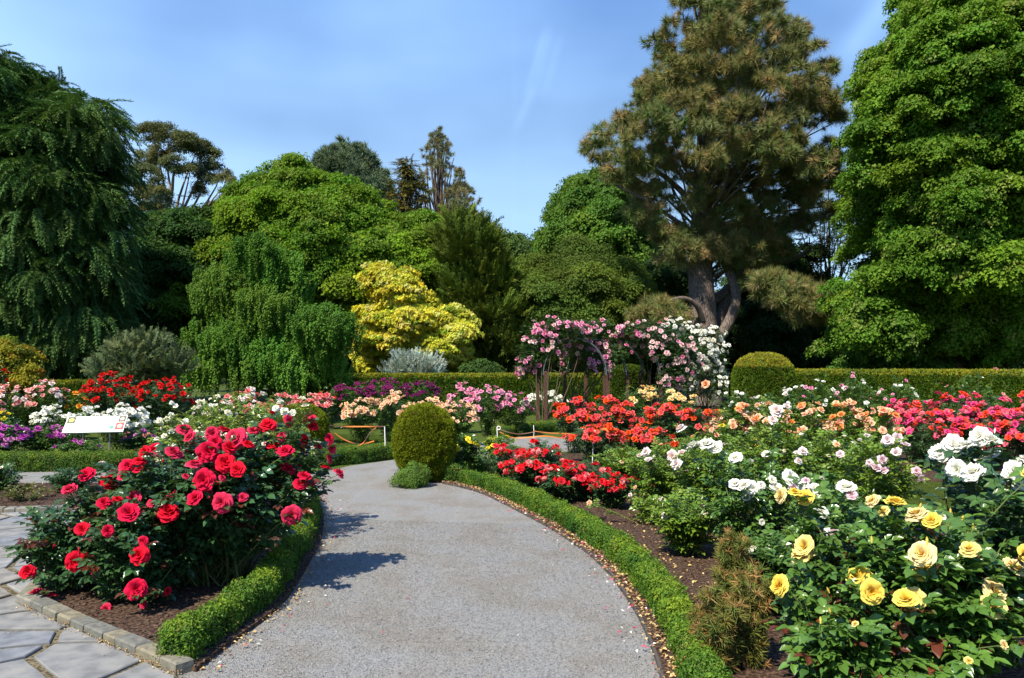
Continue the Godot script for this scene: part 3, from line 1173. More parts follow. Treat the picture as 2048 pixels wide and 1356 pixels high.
# ---------------------------------------------------------------- sky
func wisps() -> ImageTexture:          # thin high cloud: soft streaks drawn out along one direction
	var w := 2048
	var h := 1024
	var f := FastNoiseLite.new()
	f.seed = 77
	f.frequency = 0.012
	f.fractal_octaves = 5
	var n1 := f.get_seamless_image(256, 512)
	n1.resize(w, h, Image.INTERPOLATE_CUBIC)
	f.seed = 78
	f.frequency = 0.004
	var n2 := f.get_seamless_image(w, h)
	var streaks := []
	for e in [[1100.0, 50.0, 1072.0, 165.0, 0.006, 0.05], [1072.0, 165.0, 1030.0, 262.0, 0.005, 0.06], [1122.0, 70.0, 1088.0, 190.0, 0.0045, 0.04], [1088.0, 60.0, 1052.0, 190.0, 0.003, 0.05], [1830.0, -30.0, 1670.0, 135.0, 0.020, 0.14], [1780.0, -20.0, 1690.0, 110.0, 0.010, 0.06]]:
		streaks.append([ray(e[0], e[1]).normalized(), ray(e[2], e[3]).normalized(), e[4], e[5]])
	var data := PackedByteArray()
	data.resize(w * h * 4)
	for y in h:
		var el := PI * (0.5 - (y + 0.5) / h)
		if el < -0.02:
			continue
		for x in w:
			var az := wrapf((x + 0.5) / w * TAU, -PI, PI)
			var a := 0.0
			var g := n1.get_pixel(x, y).r * 0.65 + n2.get_pixel(x, y).r * 0.35
			a = clampf((g - 0.36) * 1.7, 0.0, 1.0) * 0.42 * smoothstep(0.0, 0.25, el)
			if absf(az) < 0.7 and el < 0.6:
				var d := Vector3(sin(az) * cos(el), sin(el), -cos(az) * cos(el))
				for q in streaks:
					var ab: Vector3 = q[1] - q[0]
					var t := clampf((d - q[0]).dot(ab) / ab.length_squared(), -0.15, 1.15)
					var off: float = (d - (q[0] + ab * t)).length() / q[2]
					a += q[3] * exp(-off * off) * smoothstep(-0.15, 0.25, t) * (1.0 - smoothstep(0.7, 1.15, t)) * (0.5 + g)
			var k := (y * w + x) * 4
			data[k] = 185
			data[k + 1] = 218
			data[k + 2] = 245
			data[k + 3] = int(clampf(a, 0, 1) * 255)
	return ImageTexture.create_from_image(Image.create_from_data(w, h, false, Image.FORMAT_RGBA8, data))


func _ready() -> void:
	R = RandomNumberGenerator.new()
	R.seed = 4242
	look = Basis(Vector3.RIGHT, PITCH)
	# ---- camera, sky, sun
	var cam := Camera3D.new()
	cam.name = "camera"
	cam.fov = rad_to_deg(2.0 * atan(678.0 / F))
	cam.near = 0.1
	cam.far = 900.0
	cam.transform = Transform3D(look, EYE)
	add_child(cam)
	cam.current = true
	var we := WorldEnvironment.new()
	we.name = "world_environment"
	var env := Environment.new()
	env.background_mode = Environment.BG_SKY
	env.tonemap_mode = Environment.TONE_MAPPER_LINEAR
	env.tonemap_exposure = 1.78
	env.sdfgi_enabled = true
	env.ssao_enabled = true
	env.ssil_enabled = true
	var sky := Sky.new()
	var sm := ProceduralSkyMaterial.new()
	sm.sky_top_color = Color(0.155, 0.365, 0.66)
	sm.sky_horizon_color = Color(0.62, 0.745, 0.83)
	sm.sky_curve = 0.27
	sm.ground_bottom_color = Color(0.20, 0.23, 0.16)
	sm.ground_horizon_color = Color(0.5, 0.56, 0.52)
	sm.sun_angle_max = 15.0
	sm.sky_cover = wisps()
	sky.sky_material = sm
	env.sky = sky
	we.environment = env
	add_child(we)
	var sun := DirectionalLight3D.new()
	sun.name = "sun"
	sun.light_color = Color(1.0, 0.96, 0.88)
	sun.light_energy = 1.55
	sun.light_angular_distance = 0.5
	sun.shadow_enabled = true
	add_child(sun)
	var to_sun := Vector3(-0.34, 0.77, 0.50).normalized()
	sun.transform = Transform3D(Basis.looking_at(-to_sun, Vector3.UP), to_sun * 60)

	materials()
	shared()
	palettes()
	leaf_sets()
	setting()
	far_trees()
	near_trees()
	hedges()
	arches()
	left_beds()
	middle_beds()
	right_beds()
	front_roses()
	furniture()
	litter()


# ---------------------------------------------------------------- the place
var right_edge: PackedVector3Array
var left_edge: PackedVector3Array
var bed_left: PackedVector2Array
var bed_right: PackedVector2Array
var bed_far_left: PackedVector2Array

func setting() -> void:
	var pm := PlaneMesh.new()
	pm.size = Vector2(900, 900)
	part(self, "ground", pm, M.lawn).set_meta("kind", "structure")
	right_edge = gline([885, 968, 960, 987, 1060, 1036, 1135, 1080, 1205, 1135, 1265, 1215, 1305, 1300, 1332, 1400, 1345, 1560])
	left_edge = gline([392, 1346, 455, 1296, 560, 1215, 612, 1140, 645, 1070, 640, 1010, 600, 968, 560, 958])
	sheet("gravel_path", gpoly([330, 1375, 200, 1560, 1480, 1560, 1420, 1380, 1340, 1230, 1250, 1120, 1100, 1030, 960, 965, 905, 950, 930, 938, 1040, 908, 1180, 902, 1180, 876, 1040, 874, 960, 886, 860, 910, 700, 932, 640, 946, 520, 943, 300, 938, -250, 946, -250, 985, 235, 980, 520, 985, 560, 1040, 540, 1140, 470, 1230, 370, 1300]), 0.004, M.gravel)
	# the bed between the flagstones and the path
	bed_left = gpoly([62, 1203, 366, 1340])
	for i in left_edge.size():
		bed_left.append(Vector2(left_edge[i].x, left_edge[i].z))
	bed_left.append_array(gpoly([420, 960, 300, 962, 262, 985]))
	sheet("flower_bed", bed_left, 0.030, M.soil, 0.03)
	bed_right = flat2(right_edge)
	bed_right.append_array(gpoly([2300, 1560, 2300, 1190, 1850, 1120, 1800, 1060, 1790, 960, 1700, 905, 1420, 890, 1180, 908, 1050, 915, 940, 940]))
	sheet("flower_bed", bed_right, 0.030, M.soil, 0.03)
	bed_far_left = gpoly([-260, 1034, 148, 1019, 225, 984, 285, 968, -260, 972])
	sheet("flower_bed", bed_far_left, 0.026, M.soil, 0.03)
	sheet("flower_bed", gpoly([1815, 962, 2060, 972, 2500, 985, 2500, 890, 1760, 880]), 0.022, M.soil, 0.02)
	paving(gpoly([-700, 1600, 240, 1600, 362, 1358, 44, 1209, 245, 990, 150, 1024, -700, 1044]))
	kerb("weathered stone block kerb along the front of the red rose bed", gr(48, 1206), gr(372, 1349), 10, 0.105, 0.068, 61)
	kerb("stone kerb between the flagstones and the left side of the red rose bed", gr(50, 1204), gr(258, 986), 16, 0.10, 0.06, 62)
	kerb("low stone kerb edging the far bed of bare soil and seedlings", gr(-260, 1037), gr(150, 1022), 11, 0.13, 0.07, 63)
	# the thin edging strip that holds the gravel
	var b := MB.new()
	for i in right_edge.size() - 1:
		var a := right_edge[i]
		var c := right_edge[i + 1]
		var up := Vector3.UP * 0.035
		var sd := (c - a).cross(Vector3.UP).normalized() * 0.008
		b.quad(a - sd, c - sd, c - sd + up, a - sd + up)
		b.quad(a - sd + up, c - sd + up, c + sd + up, a + sd + up)
		b.quad(a + sd, a + sd + up, c + sd + up, c + sd)
	tag(part(self, "path_edging", b.done(), M.edging), "thin dark edging strip along the curved right side of the gravel path", "edging")
	R.seed = 301
	strew_in("lawn_grass", "short mown grass of the small lawn beyond the yellow roses", gpoly([1790, 1075, 1850, 1128, 2120, 1165, 2150, 985, 1800, 962]), 52000, "grass", 0.032, [Color(0.10, 0.15, 0.03), Color(0.13, 0.17, 0.035), Color(0.09, 0.14, 0.03)], 0.0, "broadleaf", "grass", 0.3)
	strew_in("lawn_grass", "short mown grass behind the low hedge left of the yew ball", gpoly([560, 905, 790, 915, 800, 872, 560, 868]), 26000, "grass", 0.035, [Color(0.12, 0.18, 0.035), Color(0.10, 0.16, 0.03)], 0.0, "broadleaf", "grass", 0.3)


func far_trees() -> void:
	R.seed = 1001
	# a distant wood closes the view
	var far := []
	for i in 46:
		var px := -150.0 + i * 52 + rf(-20, 20)
		var d := rf(74, 90)
		far.append([at(px, 690 + rf(-35, 15), d), Vector3(rf(3.2, 4.6), rf(3.5, 5.5), 3.0)])
	var sc := leaves_on(far, {"sub": 1.3, "per": 7, "size": 0.8, "cols": [Color(0.035, 0.075, 0.02), Color(0.045, 0.09, 0.02)]})
	tag(scatter(self, "distant_woodland", G.clump, M.broadleaf, sc), "dark mass of distant trees closing the view behind the garden", "woodland")
	R.seed = 1002
	tree("gum_tree", "tall open gum tree with pale forking limbs behind the weeping cedar", 58, 345, 0.5,
		gum_lobes(58), {"sub": 0.42, "per": 8, "size": 0.42, "cols": [Color(0.135, 0.155, 0.062), Color(0.115, 0.14, 0.065), Color(0.155, 0.165, 0.055)], "accent": [Color(0.26, 0.21, 0.05)], "accent_share": 0.06, "bark": "pale_bark", "limb_share": 1.0, "bend": 1.2, "under": 0.6, "trunk_share": 0.5, "inner": 0.03, "fork": [335, 480], "limb_r": 0.16, "mesh": "clump_fine"})
	tree("blue_cedar_tree", "small blue-green cedar just below the gum tree", 50, 355, 0.25,
		boughs([330, 400, 395, 440, 420, 500, 430, 600, 290, 600, 300, 470], 26, 12, 30, 50, 1.2), {"sub": 0.5, "per": 6, "size": 0.7, "cols": [Color(0.07, 0.11, 0.085)], "mesh": "fan", "mat": "needle", "style": "droop"})
	R.seed = 1003
	tree("blue_pine_tree", "blue-green pine with upright shoots above the big green tree", 58, 690, 0.5,
		boughs([615, 350, 640, 320, 665, 298, 690, 290, 712, 304, 742, 318, 752, 345, 772, 362, 780, 420, 760, 470, 620, 470, 625, 390], 84, 8, 17, 58, 2.5, 1.7), {"sub": 0.4, "per": 7, "size": 0.46, "cols": [Color(0.125, 0.175, 0.095), Color(0.145, 0.195, 0.11)], "mesh": "short_tuft", "mat": "needle", "style": "tuft", "inner": 0.25})
	tree("spruce_tree", "dark pyramidal spruce with yellowish branch tips", 52, 815, 0.45,
spruce_lobes(52), {"sub": 0.34, "per": 7, "size": 0.46, "cols": [Color(0.14, 0.140, 0.036), Color(0.17, 0.155, 0.038)], "accent": [Color(0.26, 0.22, 0.05)], "accent_share": 0.25, "mesh": "fan", "mat": "needle", "style": "droop", "wild": 0.15, "inner": 0.25})
	R.seed = 1004
	tree("sparse_pine_tree", "tall thin brownish pine with see-through top against the sky", 56, 876, 0.34,
		whorls(56) + boughs([930, 335, 940, 370, 960, 420, 975, 450, 1000, 475, 1000, 540, 880, 540, 880, 420, 905, 370], 60, 7, 20, 56, 2.4), {"sub": 0.28, "per": 2, "size": 0.28, "cols": [Color(0.24, 0.205, 0.115), Color(0.21, 0.19, 0.095), Color(0.27, 0.22, 0.13)], "mesh": "pine", "mat": "needle", "style": "tuft", "limb_share": 0.8, "trunk_share": 1.0, "inner": 0.02, "bark": "pine_bark", "bend": 0.3})
	tree("round_tree", "small rounded light green tree at the gap of sky", 54, 1040, 0.3,
		boughs([1000, 500, 1020, 483, 1045, 487, 1062, 505, 1075, 560, 1070, 650, 985, 650], 40, 10, 24, 54, 2.0), {"sub": 0.6, "per": 8, "size": 0.55, "cols": [Color(0.08, 0.15, 0.035), Color(0.09, 0.16, 0.04)]})
	tree("chestnut_tree", "rounded green chestnut tree left of the big pine", 44, 1200, 0.5,
		boughs([1155, 362, 1185, 358, 1240, 380, 1300, 440, 1330, 640, 1110, 640, 1095, 500, 1098, 455, 1120, 420, 1150, 400], 85, 14, 40, 44, 4.0), {"sub": 0.62, "per": 11, "size": 0.5, "cols": [Color(0.105, 0.21, 0.026), Color(0.125, 0.235, 0.028), Color(0.09, 0.19, 0.026)]})
	R.seed = 1005
	tree("olive_green_tree", "wide loose olive-green tree behind the rose arches", 35, 1150, 0.3,
		boughs([1000, 560, 1040, 545, 1090, 520, 1150, 490, 1210, 500, 1290, 560, 1300, 640, 1270, 730, 1010, 730, 990, 640], 80, 14, 34, 35, 3.0, 0.6), {"sub": 0.45, "per": 9, "size": 0.36, "cols": [Color(0.105, 0.165, 0.024), Color(0.125, 0.185, 0.026), Color(0.09, 0.15, 0.026)], "mesh": "clump_fine", "limb_share": 0.8})
	tree("dark_sapling", "slim dark bare trunk standing between the pine and the lime tree", 40, 1662, 0.13,
		boughs([1610, 420, 1650, 400, 1700, 430, 1710, 560, 1640, 560, 1600, 480], 34, 8, 20, 40, 1.6), {"sub": 0.5, "per": 5, "size": 0.4, "cols": [Color(0.03, 0.055, 0.02), Color(0.04, 0.06, 0.02)], "mesh": "fan", "mat": "needle", "style": "droop", "trunk_share": 1.1})
	# dark shrubs under the trees
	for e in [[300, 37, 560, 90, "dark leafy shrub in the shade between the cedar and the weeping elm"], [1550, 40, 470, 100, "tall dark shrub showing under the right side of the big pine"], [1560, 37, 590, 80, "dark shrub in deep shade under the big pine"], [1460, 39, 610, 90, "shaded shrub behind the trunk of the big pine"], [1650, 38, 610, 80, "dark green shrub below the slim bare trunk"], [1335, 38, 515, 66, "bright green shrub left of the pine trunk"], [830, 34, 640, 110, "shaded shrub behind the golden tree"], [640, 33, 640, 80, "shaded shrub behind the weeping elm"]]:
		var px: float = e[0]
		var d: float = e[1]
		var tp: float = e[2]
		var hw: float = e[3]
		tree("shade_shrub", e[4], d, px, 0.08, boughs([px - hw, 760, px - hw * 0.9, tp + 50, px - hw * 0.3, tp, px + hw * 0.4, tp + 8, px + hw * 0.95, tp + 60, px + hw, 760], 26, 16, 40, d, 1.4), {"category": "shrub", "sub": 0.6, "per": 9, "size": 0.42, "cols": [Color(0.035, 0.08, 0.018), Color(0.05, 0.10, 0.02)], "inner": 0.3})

func spruce_lobes(d: float) -> Array:    # tiers of drooping branches that widen downwards
	var o := [[at(815, 322, d), Vector3(0.16, 0.3, 0.16)]]
	for i in 13:
		var py := 332.0 + i * 15
		var w := (py - 312.0) * 0.44
		for k in int(4 + w * 0.28):
			var a := rf(0, TAU)
			var e := rf(0.55, 1.0)
			var q := at(815, py, d) + Vector3(cos(a), -0.22 * e, sin(a)) * (w * e / F * d)
			o.append([q, Vector3(0.36, 0.15, 0.36)])
	return o

func whorls(d: float) -> Array:           # open whorls of tufts along a bare leader
	var o := [[at(877, 264, d), Vector3(0.22, 0.25, 0.22)]]
	for i in 9:
		var py := 276.0 + i * 15
		var w := minf(46.0, 12.0 + i * 7.0) * rf(0.8, 1.1)
		for k in 6:
			var a := TAU * k / 6 + rf(-0.4, 0.4)
			var q := at(877, py, d) + Vector3(cos(a), rf(-0.1, 0.25), sin(a)) * (w * rf(0.7, 1.0) / F * d)
			o.append([q, Vector3(0.24, 0.2, 0.24)])
	return o

func gum_lobes(d: float) -> Array:
	var o := []
	for e in [[305, 268, 22, 14], [335, 272, 26, 14], [365, 285, 26, 15], [395, 300, 24, 15], [420, 318, 22, 16], [440, 340, 20, 20], [450, 370, 16, 24], [455, 395, 12, 18], [380, 345, 22, 12], [350, 330, 18, 10], [415, 360, 20, 14], [400, 385, 16, 12], [300, 320, 26, 18], [295, 360, 30, 24], [310, 400, 34, 26], [290, 430, 30, 24], [425, 430, 22, 24], [440, 455, 24, 20], [330, 450, 30, 26], [400, 470, 26, 20], [330, 305, 16, 9], [460, 420, 10, 16]]:
		o.append([at(e[0], e[1], d + rf(-2, 2)), Vector3(e[2] / F * d, e[3] / F * d, e[2] / F * d)])
	return o


func near_trees() -> void:
	R.seed = 2001
	tree("green_tree", "broad bright green tree in the middle behind the weeping elm", 38, 640, 0.5,
		boughs([590, 325, 615, 345, 640, 360, 690, 365, 730, 395, 760, 420, 800, 440, 850, 440, 885, 480, 895, 560, 880, 740, 330, 740, 300, 640, 350, 560, 420, 500, 440, 450, 480, 380, 530, 360, 570, 350], 190, 8, 56, 38, 5.0, 0.7),
		{"sub": 0.6, "per": 14, "size": 0.40, "inner": 0.06, "under": 0.2, "cols": [Color(0.13, 0.245, 0.014), Color(0.16, 0.275, 0.016), Color(0.10, 0.21, 0.014)], "accent": [Color(0.17, 0.26, 0.03)], "accent_share": 0.18})
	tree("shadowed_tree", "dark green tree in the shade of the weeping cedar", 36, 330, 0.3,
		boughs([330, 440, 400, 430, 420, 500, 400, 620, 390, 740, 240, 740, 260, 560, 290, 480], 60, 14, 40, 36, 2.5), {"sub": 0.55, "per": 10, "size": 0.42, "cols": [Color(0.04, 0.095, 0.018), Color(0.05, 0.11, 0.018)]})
	R.seed = 2002
	shrink = 12.0
	tree("weeping_cedar", "huge dark weeping cedar with drooping blue-green sprays", 27, 60, 0.7,
		boughs([-140, 70, 0, 112, 36, 124, 46, 160, 66, 182, 100, 176, 128, 160, 156, 148, 164, 182, 190, 196, 215, 222, 235, 255, 242, 330, 252, 420, 258, 490, 255, 570, 245, 640, 232, 745, -140, 770], 200, 16, 44, 27, 4.0, 0.9),
		{"sub": 0.5, "per": 17, "size": 0.62, "cols": [Color(0.076, 0.150, 0.040), Color(0.105, 0.190, 0.054), Color(0.054, 0.115, 0.032)], "mesh": "cedar", "mat": "needle", "style": "droop", "under": 0.5, "inner": 0.2, "wild": 0.35})
	R.seed = 2003
	shrink = 5.0
	var d := 23.5
	var elm := []
	for e in [[508, 512, 50, 40], [545, 545, 50, 50], [442, 585, 60, 46], [530, 625, 62, 48], [470, 690, 66, 44], [650, 655, 62, 42], [592, 570, 30, 60], [615, 700, 44, 46], [690, 690, 28, 40], [402, 690, 34, 60], [545, 715, 54, 44], [440, 740, 46, 38], [500, 745, 46, 34], [655, 735, 44, 36], [590, 745, 40, 30], [400, 745, 34, 30]]:
		elm.append([at(e[0], e[1] - 8, d - rf(0.0, 1.4)), Vector3(e[2] / F * d, e[3] / F * d, e[2] / F * d)])
		if e[1] < 660:
			elm.append([at(e[0] * 0.7 + 160, e[1], d + 1.3), Vector3(e[2] / F * d, e[3] / F * d, e[2] / F * d)])
	tree("weeping_elm", "weeping elm with curtains of hanging leafy shoots left of the golden tree", d, 545, 0.16, elm,
		{"sub": 0.2, "per": 7, "size": 0.62, "cols": [Color(0.105, 0.235, 0.030), Color(0.125, 0.26, 0.034), Color(0.145, 0.275, 0.04)], "mesh": "strand", "style": "hang", "under": 0.12, "inner": 0.1})
	R.seed = 2004
	tree("golden_tree", "small golden-yellow tree behind the hedge", 30.5, 830, 0.14,
		boughs([745, 520, 775, 528, 800, 545, 822, 530, 830, 565, 860, 595, 880, 612, 930, 608, 950, 640, 945, 680, 935, 740, 880, 745, 770, 740, 722, 735, 712, 690, 725, 640, 716, 620, 745, 600, 728, 560, 735, 535], 95, 10, 26, 30.5, 1.8, 0.5),
		{"sub": 0.28, "per": 9, "size": 0.24, "cols": [Color(0.62, 0.57, 0.05), Color(0.68, 0.63, 0.09), Color(0.54, 0.53, 0.045)], "accent": [Color(0.26, 0.36, 0.03), Color(0.70, 0.66, 0.20)], "accent_share": 0.25, "mesh": "maple", "wild": 0.15})
	tree("yew_tree", "dark olive yew with upswept feathery sprays right of the golden tree", 34, 965, 0.3,
		boughs([895, 440, 920, 445, 955, 460, 985, 480, 1000, 520, 1030, 570, 1050, 640, 1060, 745, 935, 750, 900, 640, 885, 560, 880, 470], 95, 12, 32, 34, 2.6, 1.1),
		{"sub": 0.42, "per": 10, "size": 0.6, "cols": [Color(0.082, 0.120, 0.016), Color(0.10, 0.14, 0.018), Color(0.066, 0.10, 0.016)], "mesh": "fan", "mat": "needle", "style": "rise", "inner": 0.2})
	R.seed = 2005
	shrink = 8.0
	big_pine()
	shrink = 12.0
	R.seed = 2006
	tree("lime_tree", "towering bright green lime tree along the right edge", 27, 1960, 0.6,
		boughs([1815, -60, 1808, 0, 1792, 40, 1805, 80, 1755, 108, 1715, 145, 1708, 230, 1698, 300, 1684, 380, 1702, 470, 1712, 540, 1665, 600, 1672, 650, 1640, 700, 1640, 745, 2180, 745, 2180, -60], 135, 12, 72, 27, 4.6, 0.68),
		{"sub": 0.5, "per": 14, "size": 0.34, "inner": 0.06, "under": 0.15, "cols": [Color(0.12, 0.235, 0.018), Color(0.145, 0.265, 0.020), Color(0.098, 0.205, 0.017)], "accent": [Color(0.22, 0.29, 0.06), Color(0.15, 0.27, 0.03)], "accent_share": 0.14})
	shrink = 6.0
	# shrubs by the hedge
	R.seed = 2007
	tree("grey_green_shrub", "sprawling grey-green shrub with arching twigs behind the tall red roses", 20, 285, 0.06,
		boughs([200, 745, 225, 710, 262, 690, 300, 684, 335, 692, 362, 715, 375, 760, 205, 765], 26, 8, 18, 20, 0.8), {"category": "shrub", "sub": 0.24, "per": 10, "size": 0.34, "cols": [Color(0.11, 0.145, 0.06), Color(0.13, 0.165, 0.075)], "mesh": "fan", "mat": "needle", "style": "rise", "wild": 0.6})
	tree("silver_shrub", "silvery grey shrub showing above the hedge under the golden tree", 27.4, 828, 0.05,
		boughs([772, 750, 790, 728, 825, 716, 860, 724, 885, 750, 880, 775, 775, 775], 26, 8, 16, 27.4, 0.2), {"category": "shrub", "sub": 0.22, "per": 9, "size": 0.34, "cols": [Color(0.34, 0.42, 0.37), Color(0.40, 0.48, 0.42)], "mesh": "fan", "mat": "needle", "style": "rise"})
	tree("yellow_shrub", "yellow-orange leaved shrub at the left edge above the pink roses", 20, 20, 0.05,
		boughs([-70, 690, 10, 684, 40, 695, 62, 715, 76, 745, 60, 800, -70, 800], 26, 10, 24, 20, 0.8), {"category": "shrub", "sub": 0.22, "per": 9, "size": 0.2, "cols": [Color(0.26, 0.25, 0.02), Color(0.34, 0.30, 0.025), Color(0.20, 0.23, 0.025)], "accent": [Color(0.42, 0.20, 0.02)], "accent_share": 0.1})
	tree("green_shrub", "low green shrub beside the hedge at the right end of the golden tree", 28.5, 955, 0.05,
		boughs([920, 752, 935, 735, 960, 728, 990, 738, 1000, 760], 12, 8, 16, 28.5, 0.5), {"category": "shrub", "sub": 0.22, "per": 8, "size": 0.24, "cols": [Color(0.06, 0.12, 0.025)]})
	tree("lime_suckers", "fresh light green shoots at the foot of the lime tree", 25, 1790, 0.06,
		boughs([1670, 740, 1720, 700, 1790, 695, 1860, 720, 1890, 745, 1880, 790, 1680, 790], 30, 10, 26, 25, 0.8, 0.6), {"category": "shrub", "sub": 0.3, "per": 10, "size": 0.3, "cols": [Color(0.09, 0.18, 0.025), Color(0.08, 0.16, 0.022)]})


func big_pine() -> void:
	var d := 31.0
	var foot := at(1408, 735, d)
	foot.y = 0
	var root := thing("big_pine", "large spreading pine with brownish needles and grey forked trunk", "tree", foot)
	var b := MB.new()
	var p := PackedVector3Array()
	var rr := PackedFloat32Array()
	for e in [[1410, 810, 36], [1408, 700, 29], [1406, 620, 26], [1400, 540, 25], [1402, 450, 21], [1410, 380, 18], [1408, 300, 15], [1412, 200, 15], [1405, 100, 10], [1405, -20, 5]]:
		p.append(at(e[0], e[1], d + rf(-0.1, 0.1)) - foot)
		rr.append(e[2] / F * d)
	b.tube(p, rr, 14)
	part(root, "trunk", b.done(), M.pine_bark)
	# the heavy limbs on the right and the crooked ones on the left
	for path in [[[1440, 660, 20, -0.5], [1452, 610, 19, -0.8], [1480, 570, 17, -1.0], [1505, 520, 15, -1.0], [1500, 470, 13, -0.8], [1520, 420, 11, -0.6], [1560, 380, 6, -0.4]],
			[[1425, 600, 16, -0.6], [1450, 585, 14, -0.8], [1490, 545, 13, -0.9], [1520, 530, 10, -0.9], [1580, 520, 7, -0.9], [1620, 500, 4, -0.9]],
			[[1425, 690, 17, 0.3], [1452, 655, 16, 0.5], [1472, 605, 14, 0.5], [1466, 565, 12, 0.3], [1452, 525, 11, 0.2], [1462, 480, 8, 0.2]],
			[[1480, 580, 9, -1.0], [1520, 572, 7, -1.3], [1560, 568, 6, -1.5], [1600, 590, 3, -1.7]],
			[[1405, 640, 11, 0.5], [1394, 612, 10, 0.8], [1372, 597, 8, 1.0], [1345, 600, 6, 1.2], [1322, 618, 4, 1.3], [1305, 640, 3, 1.4]],
			[[1400, 430, 12, 0.2], [1360, 380, 8, 0.4], [1310, 340, 6, 0.6], [1250, 310, 4, 0.8]],
			[[1408, 380, 13, 0.2], [1440, 340, 10, 0.4], [1480, 300, 7, 0.6], [1560, 250, 5, 0.6]],
			[[1405, 480, 12, 0.2], [1350, 440, 8, 0.6], [1290, 400, 6, 0.9], [1230, 370, 4, 1.0]],
			[[1410, 300, 9, 0.1], [1470, 220, 6, 0.3], [1560, 150, 4, 0.3], [1650, 130, 3, 0.2]]]:
		var q := PackedVector3Array()
		var r2 := PackedFloat32Array()
		for e in path:
			q.append(at(e[0], e[1], d - e[3]) - foot)
			r2.append(e[2] * (0.55 if path[0][0] == 1405 else 0.72) / F * d)
		var bl := MB.new()
		bl.tube(smooth(q), smooth_r(r2), 8)
		part(root, "limb", bl.done(), M.pine_bark)
	var lobes := boughs([1345, -60, 1328, 60, 1300, 130, 1262, 190, 1240, 240, 1185, 262, 1168, 300, 1195, 350, 1235, 410, 1290, 470, 1340, 515, 1390, 530, 1440, 500, 1500, 530, 1560, 470, 1620, 470, 1700, 430, 1730, 395, 1690, 370, 1672, 300, 1685, 190, 1668, 115, 1600, 62, 1570, 20, 1510, -60], 132, 10, 32, d, 3.4, 0.75, 330.0, 0.3)
	lobes.append_array(boughs([1320, 470, 1400, 455, 1500, 460, 1590, 450, 1580, 500, 1480, 540, 1400, 535, 1335, 525], 26, 12, 26, d, 0.9, 0.7))
	lobes.append_array(boughs([1490, 560, 1540, 552, 1560, 565, 1610, 570, 1665, 610, 1650, 645, 1590, 640, 1530, 590], 24, 8, 18, d - 2.0, 0.8))
	lobes.append_array(boughs([1245, 660, 1280, 610, 1340, 600, 1365, 640, 1330, 670], 12, 10, 22, d - 1.0, 0.8))
	var tw := MB.new()
	for lb in lobes:
		if chance(0.6) and lb[0].y > 6.5:
			var c: Vector3 = lb[0] - foot
			var y := clampf(c.y * rf(0.6, 0.9), 4.0, 15.0)
			limb(tw, Vector3(0, y, 0), c, 0.07, 0.02, 0.9, 4, 5)
	part(root, "branches", tw.done(), M.pine_bark).set_meta("kind", "stuff")
	var o := {"sub": 0.46, "per": 6, "size": 0.33, "cols": [Color(0.225, 0.205, 0.085), Color(0.25, 0.22, 0.10), Color(0.20, 0.20, 0.08)], "accent": [Color(0.40, 0.27, 0.15), Color(0.15, 0.19, 0.07)], "accent_share": 0.28, "style": "tuft", "under": 0.5, "inner": 0.04, "wild": 0.3}
	scatter(root, "crown", G.pine, M.needle, leaves_on(lobes, o), foot)

func smooth(q: PackedVector3Array) -> PackedVector3Array:
	var o := PackedVector3Array()
	for i in q.size() - 1:
		for k in 4:
			o.append(q[i].cubic_interpolate(q[i + 1], q[maxi(i - 1, 0)], q[mini(i + 2, q.size() - 1)], k / 4.0))
	o.append(q[q.size() - 1])
	return o

func smooth_r(q: PackedFloat32Array) -> PackedFloat32Array:
	var o := PackedFloat32Array()
	for i in q.size() - 1:
		for k in 4:
			o.append(lerpf(q[i], q[i + 1], k / 4.0))
	o.append(q[q.size() - 1])
	return o


